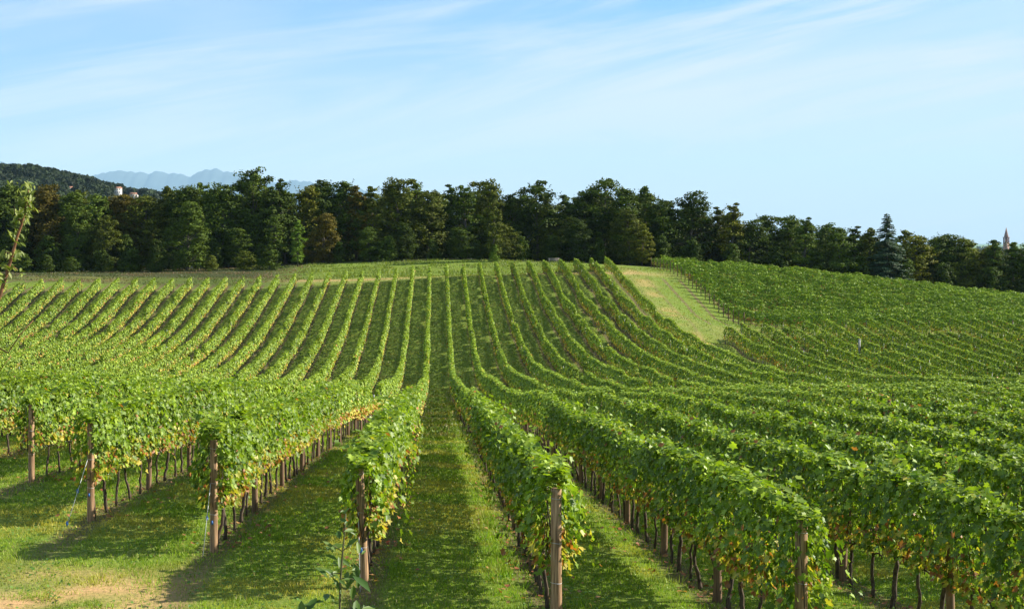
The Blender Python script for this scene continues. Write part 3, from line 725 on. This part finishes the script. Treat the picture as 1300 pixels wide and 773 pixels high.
# undergrowth trees along the wood edge
for k, (px, yt, kd, cn, Z) in enumerate([(20, 285, 'edge', 'dark', 88), (96, 268, 'edge', 'green', 88), (132, 278, 'edge', 'olive', 87.5), (300, 290, 'edge', 'dark', 88), (352, 275, 'narrow', 'green', 87.5), (410, 275, 'edge', 'rusty', 88),
        (470, 290, 'edge', 'dark', 88), (515, 285, 'edge', 'dark', 88), (585, 290, 'edge', 'dark', 88), (640, 285, 'edge', 'olive', 88), (735, 280, 'edge', 'dark', 88.5), (800, 268, 'edge', 'olive', 88.5), (815, 285, 'narrow', 'yellow', 88),
        (60, 300, 'shrub', 'dark', 87.3), (160, 300, 'shrub', 'dark', 88), (200, 305, 'shrub', 'dark', 87.6), (275, 308, 'shrub', 'dark', 87.8), (330, 310, 'shrub', 'dark', 87.6), (430, 308, 'shrub', 'dark', 87.6),
        (495, 300, 'shrub', 'green', 87.3), (550, 305, 'shrub', 'dark', 87.7), (605, 305, 'shrub', 'dark', 88), (660, 300, 'shrub', 'dark', 88.5), (700, 300, 'shrub', 'dark', 88.6), (760, 303, 'shrub', 'dark', 88.6), (840, 300, 'shrub', 'dark', 88.8),
        (880, 305, 'shrub', 'dark', 88.9), (930, 310, 'shrub', 'dark', 89), (985, 315, 'shrub', 'dark', 89), (1040, 322, 'shrub', 'dark', 89), (1090, 325, 'shrub', 'dark', 89), (1150, 330, 'shrub', 'dark', 89), (1200, 335, 'shrub', 'dark', 89), (1260, 340, 'shrub', 'dark', 89)]):
    lab = '%s %s, %s from the left in the shady undergrowth' % ('low ' + CW[cn], 'bush' if kd == 'shrub' else 'young tree', ordw(k + 1))
    tree(kd, px, yt, Z, cn, 1.0 if kd == 'shrub' else .8, lab, 'undergrowth at the wood edge')
tree('edge', 237, 262, 85.0, 'green', .95, 'sunlit green tree on a pale trunk standing free before the dark wood', name='broadleaf_tree')
tree('narrow', 378, 281, 85.5, 'bright', .62, 'slim bright green young tree catching the sun before the dark wood', name='young_tree')
tree('narrow', 627, 246, 86.0, 'olive', .62, 'tall slim ivy-clad tree just behind the grass bank above the rows', name='ivy_clad_tree')
tree('shrub', 628, 311, 85.7, 'bright', .8, 'pale leafy bush at the foot of the ivy-clad tree', name='shrub')

for k, px in enumerate((-6, 24, 58, 92, 128, 160, 196, 272, 306, 340)):
    tree('shrub', px + random.uniform(-6, 6), 322 + random.uniform(-5, 5), 84.2 + random.uniform(-.5, .8), random.choice(('dark', 'olive', 'dark')), 1.5, 'low dark bush on the headland edge, %s of ten from the left' % ordw(k + 1), 'bushes at the headland edge')

# conifer
def conifer(px, ytop, Z, R):
    x = (px - XV) / F * Z * W; y = Z * W; g = float(ground(x, y)); H = CAMZ + (YH - ytop) / F * Z * W - g
    rg = np.random.default_rng(77); P, N, S = [], [], []; parts = [tube([(0, 0, -.3), (0, 0, H * .5), (0, 0, H * .985)], np.array([.28, .16, .02]), 8)]
    z = .05 * H
    while z < H * .97:
        t = z / H; r = R * (1 - t) ** .8 + .12; nb = int(6 + 8 * (1 - t))
        for b in range(nb):
            th = rg.random() * 6.283; rr = r * rg.uniform(.75, 1.12); k = int(14 + rr * 34)
            u = rg.random(k) ** .7; wd = .10 + .28 * u * (1 - .5 * u) * rr * .5
            px_ = u * rr; side = rg.normal(size=k) * wd
            X = px_ * math.cos(th) - side * math.sin(th); Y = px_ * math.sin(th) + side * math.cos(th); Zz = z - .32 * px_ + .14 * px_ ** 1.6 * .4 + rg.normal(size=k) * .07
            P.append(np.stack([X, Y, Zz], 1)); N.append(np.stack([np.cos(th) * .4 + 0 * u, np.sin(th) * .4 + 0 * u, .8 + 0 * u], 1) + rg.normal(size=(k, 3)) * .35); S.append(rg.uniform(.16, .30, k))
            if b % 2 == 0: parts.append(tube([(0, 0, z), (rr * .6 * math.cos(th), rr * .6 * math.sin(th), z - .32 * rr * .6)], np.array([.05, .02]), 4, cap=False))
        z += .34 + .25 * (1 - t)
    P = np.concatenate(P); n = len(P); k = rg.random(n)[:, None]; T = (1 - k) * np.array([.025, .06, .025]) + k * np.array([.065, .11, .05])
    V, Fc, Tt = leaves(P, np.concatenate(N), np.concatenate(S), T, DIAMOND, rg=rg)
    t = empty('spruce_tree', (x, y, g)); tag(t, 'blue-green conifer with layered boughs and a pointed top, taller than its neighbours', 'conifer')
    link('crown', np_mesh('conifer_crown', V, Fc, M_rowleaf, Tt), t); tv, tf, _ = merge(parts); link('trunk', np_mesh('conifer_trunk', tv, tf, M_treebark), t)
conifer(1126, 269, 89.0, 5.6)

# ------------------------------------------------------------------ the wooded hill on the left and the woods of the plain, far off: masses of trees
def wood_mass(name, xs, ys, h, label, seed, q, size, base=None):
    rg = np.random.default_rng(seed); n = len(xs); g = ground(xs, ys)
    hh = h * rg.uniform(.75, 1.25, n); rr = hh * rg.uniform(.36, .5, n)
    col_ = (rg.uniform(.6, 1.35, n)[:, None]) * np.array([.018, .028, .010]) * np.where(rg.random(n) < .12, 1.5, 1.0)[:, None]
    d = unit(rg.normal(size=(n, q, 3))); d[..., 2] = np.abs(d[..., 2]) * .9 - .15
    lump = .8 + .35 * rg.random((n, q, 1))
    P = np.stack([xs, ys, g + hh * .5], 1)[:, None] + d * lump * np.stack([rr, rr, hh * .5], 1)[:, None]
    P = P.reshape(-1, 3); N = (d + rg.normal(size=d.shape) * .35).reshape(-1, 3)
    V, Fc, Tt = leaves(P, N, rg.uniform(*size, len(P)), np.repeat(col_, q, axis=0) * rg.uniform(.8, 1.2, (len(P), 1)), DIAMOND, rg=rg)
    o = link(name, np_mesh(name, V, Fc, M_tree, Tt)); tag(o, label, 'woodland', kind='stuff'); return o
rg = np.random.default_rng(5)
hx = rg.uniform(-900, -120, 9000); hy = rg.uniform(880, 1420, 9000); keep = (ground(hx, hy) > -6 - 12) & (hx / hy > -.42)
hx, hy = hx[keep], hy[keep]
# houses stand in clearings
houses = [(150, 243, 1010, 6.5, 6, 5.6, 'white two-storey house among the trees low on the wooded hill'), (170.5, 242, 1030, 8, 6, 2.8, 'long low white house right of the taller one on the wooded hill'),
          (90, 242, 1040, 5, 5, 3.2, 'small pale house peeping out of the hill woods, leftmost of the hill houses')]
hp = []
for px, py, d, wx_, wy_, hh_, lab in houses:
    dd = np.arange(1100, 1300, 2.0); zz_ = ground((px - XV) / F * dd, dd) - (CAMZ + (YH - py - 3) / F * dd); d = float(dd[np.argmax(zz_ > 0)]) if (zz_ > 0).any() else 1298.0
    x = (px - XV) / F * d; hp.append((x, d))
    keep = ~((np.abs(hx - x - (hy - d) * x / d) < wx_ * 1.1) & (hy < d + 8) & (hy > d - 150)); hx, hy = hx[keep], hy[keep]
wood_mass('far_woodland', hx, hy, 11, 'dark woods covering the long hill on the left skyline', 8, 46, (2.2, 4.2))
px_ = rg.uniform(1040, 1345, 700); dd_ = rg.uniform(620, 1150, 700); keep = (vnoise(px_ * .02, dd_ * .006) > .30)
pw = ((px_ - XV) / F * dd_)[keep]; wood_mass('plain_woodland', pw, dd_[keep], 13.0, 'hazy woods of the plain beyond the right end of the treeline', 9, 46, (2.0, 3.6))
# farther woods, flat lines on the plain
px_ = rg.uniform(900, 1400, 2600); dd_ = 1500 * (9000 / 1500) ** rg.random(2600); keep = vnoise(px_ * .05, np.log(dd_) * 9) > .52
pw = ((px_ - XV) / F * dd_)[keep]; wood_mass('distant_woodland', pw, dd_[keep], 14, 'faint blue lines of woods far out on the plain', 10, 14, (7, 13))
M_wall = noise_mat('plaster', (.5, .49, .46), (.6, .58, .55), nscale=1.5); M_roof = noise_mat('roof_tiles', (.24, .11, .07), (.36, .18, .11), nscale=3); M_glass = noise_mat('window_dark', (.03, .035, .04), (.06, .065, .07), rough=.2, spec=.6)
for (px, py, d, wx_, wy_, hh_, lab), (x, y) in zip(houses, hp):
    g = float(ground(x, y)) + 1.2; t = empty('house', (x, y, g)); tag(t, lab, 'house', 'houses on the wooded hill')
    V, Fc, _ = merge([box((0, 0, hh_ / 2 - 3), (wx_, wy_, hh_ + 6))]); link('wall', np_mesh('house_wall', V, Fc, M_wall), t)
    ov = .5; a, b = wx_ / 2 + ov, wy_ / 2 + ov; V = np.array([(-a, -b, hh_), (a, -b, hh_), (a, b, hh_), (-a, b, hh_), (-a, -b, hh_ + .2), (a, -b, hh_ + .2), (a, b, hh_ + .2), (-a, b, hh_ + .2), (-a * .8, 0, hh_ + 1.7), (a * .8, 0, hh_ + 1.7)], float)
    link('roof', np_mesh('house_roof', V, [np.array([[0, 3, 2, 1], [0, 1, 5, 4], [2, 3, 7, 6], [1, 2, 6, 5], [3, 0, 4, 7], [4, 5, 9, 8], [6, 7, 8, 9]]), np.array([[5, 6, 9], [7, 4, 8]])], M_roof), t)
    for zf in ([1.6, 4.4] if hh_ > 5.5 else [1.6]):
        for xf in np.linspace(-wx_ * .33, wx_ * .33, 3):
            V, Fc = box((xf, -wy_ / 2 - .02, zf), (.9, .12, 1.3)); link('window', np_mesh('house_window', V, Fc, M_glass), t)

# bell tower
d = 1600.0; x = (1277.5 - XV) / F * d; gt = float(ground(x, d)); t = empty('bell_tower', (x, d, gt)); tag(t, 'slender brick bell tower with a pointed conical spire above the far trees', 'bell tower')
M_brick = noise_mat('tower_brick', (.27, .15, .11), (.38, .23, .17), nscale=.8); M_spire = noise_mat('tower_spire', (.22, .13, .10), (.30, .18, .14), nscale=1)
top = CAMZ + (YH - 288.5) / F * d - gt; sh = top - 12.5
w = 5.6; V, Fc, _ = merge([box((0, 0, (sh - 7) / 2 - 1), (w, w, sh - 5)), box((0, 0, sh - 7.8), (w + .7, w + .7, .6)), box((0, 0, sh - .3), (w + .9, w + .9, .7))] + [box((sx * (w / 2 - .6), sy * (w / 2 - .6), sh - 4.1), (1.2, 1.2, 6.8)) for sx in (-1, 1) for sy in (-1, 1)] + [box((0, 0, sh - 4.1), (w * .45, w * .45, 6.8))])
link('shaft', np_mesh('tower_shaft', V, Fc, M_brick), t)
V, Fc = tube([(0, 0, sh), (0, 0, sh + 1.6), (0, 0, sh + 6), (0, 0, top)], np.array([2.7, 2.5, 1.5, .08]), 8); link('spire', np_mesh('tower_spire', V, Fc, M_spire), t)
for s, ax_ in ((-1, 0), (1, 0)):
    V, Fc = box((0, s * (w / 2 + .03), sh * .55), (.9, .12, 2)); link('window', np_mesh('tower_window', V, Fc, M_glass), t)

# ------------------------------------------------------------------ mountains
prof = np.array([(-120, 190), (-40, 200), (5, 203), (30, 206), (70, 214), (110, 222), (135, 216), (150, 213.5), (160, 214), (180, 216), (190, 217), (200, 213.5), (208, 214), (216, 218), (224, 216), (232, 218), (240, 222), (252, 216), (262, 212.5), (268, 213), (275, 211), (284, 215),
                 (292, 215.5), (300, 216), (312, 219), (325, 229), (340, 230), (355, 229), (375, 226.5), (392, 227.5), (410, 231), (440, 234.5), (470, 240), (520, 256), (600, 285), (760, 306), (1500, 309)], float)
DM = 34000.0
mx_ = np.linspace(-130, 900, 420); my_ = np.linspace(-1, 1, 40)
MXp, MY = np.meshgrid(mx_, my_, indexing='ij')
h0 = np.interp(MXp, prof[:, 0], prof[:, 1]); h0 = h0 - (1 - np.abs(2 * fbm(MXp * .11 + 3, 2.0 + 0 * MXp, 4) - 1) - .75) * 5; crest = CAMZ + (YH - h0) / F * DM
rid = 1 - np.abs(2 * fbm(MXp * .07, MY * 3 + 4, 4) - 1)
Yd = DM + MY * 6000
fall = np.clip(1 - np.abs(MY), 0, 1) ** 1.0
Hm = crest * fall * (1 - .45 * (1 - fall) * rid * 1.6) + (fbm(MXp * .16, MY * 6, 3) - .45) * 190 * (1 - fall) * fall * 4 - 100 * (1 - fall)
Xm = (MXp - XV) / F * DM
nxm, nym = Xm.shape; ii = (np.arange(nxm - 1)[:, None] * nym + np.arange(nym - 1)[None]).ravel()
o = link('mountains', np_mesh('mountains', np.stack([Xm.ravel(), Yd.ravel(), Hm.ravel()], 1), [np.stack([ii, ii + nym, ii + nym + 1, ii + 1], 1)], noise_mat('mountain_rock', (.010, .024, .022), (.030, .045, .038), (.0003, .0003, .0003), 3, .95), smooth=False)); tag(o, kind='structure')

# ------------------------------------------------------------------ bench, saplings
x, y, _ = P3(703, 328, 85.2); g = float(ground(x, y)); t = empty('bench', (x, y, g)); t.rotation_euler = (0, 0, -.1); tag(t, 'pale wooden bench facing the vines in front of the dark wood', 'bench')
M_bench = noise_mat('bench_wood', (.17, .15, .12), (.27, .24, .20), (1, 8, 8), 2)
V, Fc, _ = merge([box((0, -.2 + .14 * k, .47), (2.1, .12, .04)) for k in range(4)]); link('seat', np_mesh('bench_seat', V, Fc, M_bench), t)
V, Fc, _ = merge([box((0, .33 + .03 * k, .68 + .16 * k), (2.1, .03, .12)) for k in range(3)]); link('backrest', np_mesh('bench_back', V, Fc, M_bench), t)
for s in (-1, 1):
    V, Fc, _ = merge([box((s * .85, -.2, .22), (.09, .09, .44)), box((s * .85, .28, .5), (.09, .07, 1.0)), box((s * .85, .03, .41), (.09, .5, .06))]); link('leg', np_mesh('bench_leg', V, Fc, M_bench), t)

def sapling(base, path, rad, twigs, leafs, label, name='sapling', barkc=((.10, .045, .02), (.22, .10, .045)), tints=((.07, .14, .02), (.20, .28, .05)), shape=LONG):
    t = empty(name, base); tag(t, label, 'young tree')
    path = np.array(path, float); parts = [tube(path, np.linspace(rad, rad * .35, len(path)), 8)]
    for tw in twigs: parts.append(tube(tw, np.linspace(rad * .4, rad * .15, len(tw)), 5))
    V, Fc, _ = merge(parts); link('stem', np_mesh('sapling_stem', V, Fc, noise_mat('sapling_bark', *barkc, (3, 3, 3), 5, .7), smooth=True), t)
    P, N, S = leafs; k = rng.random(len(P))[:, None]; T = (1 - k) * np.array(tints[0]) + k * np.array(tints[1])
    V, Fc, Tt = leaves(P, N, S, T, shape, down=.9); link('leaves', np_mesh('sapling_leaves', V, Fc, M_vine, Tt), t)
def pxp(px, py, Z): return np.array(P3(px, py, Z))
# broad-leaved sapling in the near grass
Z = 4.5; b = pxp(431, 860, Z); b[2] = float(gz(b[0], b[1])); q = lambda px, py: pxp(px, py, Z) - b
path = [np.zeros(3), q(431, 800), q(432, 740), q(435, 700), q(438, 672), q(439, 652)]
lp = []; ln = []; lsz = []
for px, py, s in [(427, 694, .20), (419, 690, .17), (447, 688, .16), (430, 678, .14), (444, 672, .13), (436, 660, .12), (439, 650, .11), (421, 706, .15), (455, 694, .14), (418, 729, .26), (409, 724, .18), (447, 735, .26), (460, 737, .26), (452, 727, .20), (440, 733, .16),
                  (428, 742, .2), (395, 768, .22), (384, 770, .2), (452, 772, .22), (468, 771, .2), (438, 716, .13), (430, 715, .12), (448, 752, .18), (415, 755, .18)]:
    lp.append(q(px, py) + [0, random.uniform(-.08, .08), 0]); ln.append((random.uniform(-.4, .8), -.5 + random.uniform(-.3, .3), .9)); lsz.append(s); lp.append(q(px + random.uniform(-9, 9), py + random.uniform(-7, 7)) + [0, random.uniform(-.1, .1), 0]); ln.append((random.uniform(-.4, .8), -.5, .9)); lsz.append(s * .55)
sapling(b, path, .016, [[q(433, 728), q(425, 727), q(417, 730)], [q(433, 734), q(445, 734), q(458, 738)], [q(435, 700), q(426, 694), q(420, 691)], [q(436, 698), q(447, 691)]], (np.array(lp), np.array(ln), np.array(lsz)),
        'broad-leaved green sapling on a thin stem in the near grass beside the leaning post', barkc=((.07, .07, .03), (.15, .13, .06)), tints=((.04, .10, .012), (.13, .20, .03)))
# reddish-stemmed young tree at the left edge
Z = 3.3; b = pxp(-60, 700, Z); b[2] = float(gz(b[0], b[1])); q = lambda px, py: pxp(px, py, Z) - b
path = [np.zeros(3), q(-42, 520), q(-20, 430), q(0, 375), q(9, 346), q(16, 322), q(22, 300), q(28, 284), q(33, 262), q(36, 240)]
lp = []; ln = []; lsz = []
def cluster(cx, cy, rx, ry, n, s0, s1):
    for _ in range(int(n * 1.25)):
        a, r = random.uniform(0, 6.28), random.random() ** .6; lp.append(q(cx + rx * r * math.cos(a), cy + ry * r * math.sin(a)) + [0, random.gauss(0, .05), 0]); ln.append((random.gauss(.5, .6), random.gauss(-.4, .5), random.gauss(.6, .4))); lsz.append(random.uniform(s0, s1))
cluster(35, 243, 7, 12, 34, .04, .08); cluster(33, 262, 10, 16, 60, .035, .07); cluster(27, 275, 11, 10, 34, .035, .07); cluster(19, 300, 7, 14, 16, .04, .07); cluster(20, 323, 7, 5, 14, .045, .08); cluster(7, 325, 8, 5, 12, .05, .085); cluster(12, 340, 8, 6, 12, .045, .075); cluster(4, 352, 7, 6, 8, .04, .07); cluster(24, 347, 3, 5, 5, .04, .06); cluster(14, 231, 5, 3, 4, .03, .05)
sapling(b, path, .018, [[q(9, 346), q(16, 338), q(22, 342)], [q(16, 322), q(8, 320), q(1, 326)], [q(28, 284), q(20, 272), q(18, 262)], [q(30, 275), q(37, 262), q(40, 250)], [q(-20, 430), q(10, 448), q(26, 424), q(42, 407)], [q(-24, 440), q(0, 470), q(14, 452)]],
        (np.array(lp), np.array(ln), np.array(lsz)), 'young tree with a bare reddish stem and yellow-green top leaves at the left edge', name='young_tree', tints=((.07, .11, .015), (.20, .23, .04)))

# ------------------------------------------------------------------ grass, fallen leaves
def visible(x, y, m=1.08):
    px = x / y; return (px > -LEFT_F * m - .02) & (px < RIGHT_F * m + .02)
def scatter(n, z0, z1, p=1.6):
    """random ground points inside the view wedge, density falling with distance"""
    u = rng.random(n); Z = (z0 ** (2 - p) + u * (z1 ** (2 - p) - z0 ** (2 - p))) ** (1 / (2 - p)); y = Z * W
    x = -2.5 + y * -LEFT_F * 1.06 + rng.random(n) * (y * (LEFT_F + RIGHT_F) * 1.06 + 5); return x, y
def blades(x, y, h, w, tint, lean=.5):
    n = len(x); g = gz(x, y); th = rng.random(n) * 6.283; dx, dy = np.cos(th) * w, np.sin(th) * w
    la = rng.normal(size=(n, 2)) * lean * h[:, None]
    V = np.stack([np.stack([x - dx, y - dy, g - .01], 1), np.stack([x + dx, y + dy, g - .01], 1), np.stack([x + la[:, 0], y + la[:, 1], g + h], 1)], 1)
    return V.reshape(-1, 3), [np.arange(n * 3).reshape(n, 3)], np.repeat(tint, 3, 0)
def grass_tint(x, y, n):
    k = rng.random(n)[:, None]; m_ = fbm(x * .5, y * .5, 4)[:, None]; m2 = fbm(x * 2.1, y * 2.1 + 9, 3)[:, None]
    c = (1 - k) * np.array([.085, .185, .012]) + k * np.array([.24, .36, .026])
    c = c * (1 - sstep(.45, .65, m_)) + sstep(.45, .65, m_) * np.array([.33, .33, .06])
    c = c * (.55 + .85 * m2)
    dz = .6 * (sstep(8.6, 6.4, y / W) * sstep(-1, -3, x / W))[:, None] * sstep(.3, .55, m2)
    c = c * (1 - .6 * dz) + .6 * dz * np.array([.30, .27, .11])
    return np.where(rng.random(n)[:, None] < .06, np.array([.33, .29, .14]), c)
x, y = scatter(560000, 5.2, 21, 1.9)
sm = sstep(-1.1, -1.8, x / W) * sstep(7.65, 6.9, y / W) * sstep(.34, .50, fbm(x * 1.3, y * 1.3 + 5, 3))
rowd = np.abs(((x / W + .406 + 100.5) % 1) - .5)                        # distance to the nearest row
kp = (rng.random(len(x)) > sm * .93) & ((rowd > .10 + .08 * fbm(x, y, 2)) | (rng.random(len(x)) < .45)); x, y = x[kp], y[kp]
tuft = 1 + 1.1 * sstep(.52, .72, fbm(x * 1.7 + 3, y * 1.7, 3))
dsc = np.clip(y / W / 7, 1, 2.6)
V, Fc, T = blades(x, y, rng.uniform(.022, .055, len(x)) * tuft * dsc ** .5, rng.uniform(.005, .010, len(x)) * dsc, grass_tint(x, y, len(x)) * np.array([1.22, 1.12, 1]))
tag(link('grass', np_mesh('grass', V, Fc, M_grass, T)), 'short mown grass between the near vine rows', 'grass', kind='stuff')
x, y = scatter(60000, 77.8, 87, 1.0); kp = (x / W > -9) & (x / W < 11) & (fbm(x * .3, y * .6, 3) > .42); x, y = x[kp], y[kp]; nb = len(x); k = rng.random(nb)[:, None]
V, Fc, T = blades(x, y, rng.uniform(.15, .55, nb), rng.uniform(.04, .10, nb), (1 - k) * np.array([.06, .115, .012]) + k * np.array([.20, .23, .03]), .5)
tag(link('meadow_grass', np_mesh('meadow_grass', V, Fc, M_grass, T)), 'rough uncut grass on the bank between the row heads and the wood', 'grass', kind='stuff')
x, y = scatter(60000, 75.5, 87, 1.0); kp = (x / W < -8.5) & (fbm(x * .25 + 4, y * .5, 3) > .36); x, y = x[kp], y[kp]; nb = len(x); k = rng.random(nb)[:, None]; q_ = sstep(.4, .6, fbm(x * .2, y * .4 + 8, 3))[:, None]
V, Fc, T = blades(x, y, rng.uniform(.08, .30, nb), rng.uniform(.04, .09, nb), ((1 - k) * np.array([.035, .06, .012]) + k * np.array([.10, .13, .03])) * (1 - q_) + q_ * np.array([.15, .10, .055]), .5)  # dark olive blades carry the headland shade in their colour
tag(link('rough_grass', np_mesh('rough_grass', V, Fc, M_grass, T)), 'brownish rough grass of the shaded headland before the left part of the wood', 'grass', kind='stuff')
x, y = scatter(330000, 20, 84, 1.15)
kp = ~((x / W < -8) & (y / W > 74.5)) & (rng.random(len(x)) < .35 + .9 * fbm(x * .5, y * 1.6, 3)); x, y = x[kp], y[kp]
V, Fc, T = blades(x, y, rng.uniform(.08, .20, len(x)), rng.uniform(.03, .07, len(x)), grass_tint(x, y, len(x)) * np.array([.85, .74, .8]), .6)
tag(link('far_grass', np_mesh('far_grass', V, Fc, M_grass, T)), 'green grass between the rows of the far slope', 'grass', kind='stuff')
# tall tufts and broad weeds along the feet of the near rows
tx_, ty_ = [], []
for i in range(-4, 5):
    for _ in range(110):
        z = front(i) + .2 + random.random() ** 1.4 * 10; s = random.choice((-1, 1)); tx_.append(np.full(9, xrow(i) + s * random.uniform(.15, .75)) + rng.normal(size=9) * .05); ty_.append(np.full(9, z * W) + rng.normal(size=9) * .05)
for _ in range(70): tx_.append(np.full(14, xrow(1) - random.uniform(.3, .8)) + rng.normal(size=14) * .06); ty_.append(np.full(14, random.uniform(7.5, 10.5) * W) + rng.normal(size=14) * .06)
tx_ = np.concatenate(tx_); ty_ = np.concatenate(ty_)
V, Fc, T = blades(tx_, ty_, rng.uniform(.07, .20, len(tx_)), rng.uniform(.006, .012, len(tx_)), grass_tint(tx_, ty_, len(tx_)) * 1.1, .45)
tag(link('tall_grass', np_mesh('tall_grass', V, Fc, M_grass, T)), 'longer unmown grass along the feet of the near rows', 'grass', kind='stuff')
x, y = scatter(16000, 5.2, 15, 1.9); n_ = len(x); kp = fbm(x * .8 + 40, y * .8, 3) > .42; x, y = x[kp], y[kp]; n_ = len(x)
P = np.stack([x, y, gz(x, y) + rng.uniform(.02, .07, n_)], 1); k = rng.random(n_)[:, None]
V, Fc, T = leaves(P, rng.normal(size=(n_, 3)) * .35 + [0, 0, 1], rng.uniform(.03, .07, n_), (1 - k) * np.array([.05, .13, .015]) + k * np.array([.14, .24, .04]), DIAMOND)
tag(link('weeds', np_mesh('weeds', V, Fc, M_grass, T)), 'small broad-leaved weeds in the near grass', 'weeds', kind='stuff')
lx, ly = [], []
for i in range(-5, 6):
    n_ = 260; lx.append(xrow(i) + rng.normal(size=n_) * .42); ly.append((front(i) + .1 + rng.random(n_) ** 1.3 * 9) * W)
lx = np.concatenate(lx); ly = np.concatenate(ly); n_ = len(lx); k = rng.random(n_)[:, None]
P = np.stack([lx, ly, gz(lx, ly) + .05], 1)
V, Fc, T = leaves(P, rng.normal(size=(n_, 3)) * .3 + [0, 0, 1], rng.uniform(.05, .11, n_), (1 - k) * np.array([.22, .06, .03]) + k * np.array([.38, .22, .08]), HEX)
tag(link('fallen_leaves', np_mesh('fallen_leaves', V, Fc, M_grass, T)), 'brown and red fallen leaves under the near rows', 'fallen leaves', kind='stuff')

# ------------------------------------------------------------------ air
HAZE = 2.8e-5
if HAZE:
    V, Fc = box((0, 5000, 1350), (70000, 76000, 2900))
    m, n, l = new_mat('haze'); out = n.new('ShaderNodeOutputMaterial'); pv = n.new('ShaderNodeVolumePrincipled')
    pv.inputs['Color'].default_value = (.45, .73, 1.0, 1); pv.inputs['Density'].default_value = HAZE; pv.inputs['Anisotropy'].default_value = 0.0
    l.new(pv.outputs[0], out.inputs['Volume'])
    o = link('haze', np_mesh('haze', V, Fc, m)); tag(o, 'thin blue haze over the far hills', 'haze', kind='stuff')
print('tris-ish', sum(len(me.polygons) for me in bpy.data.meshes))
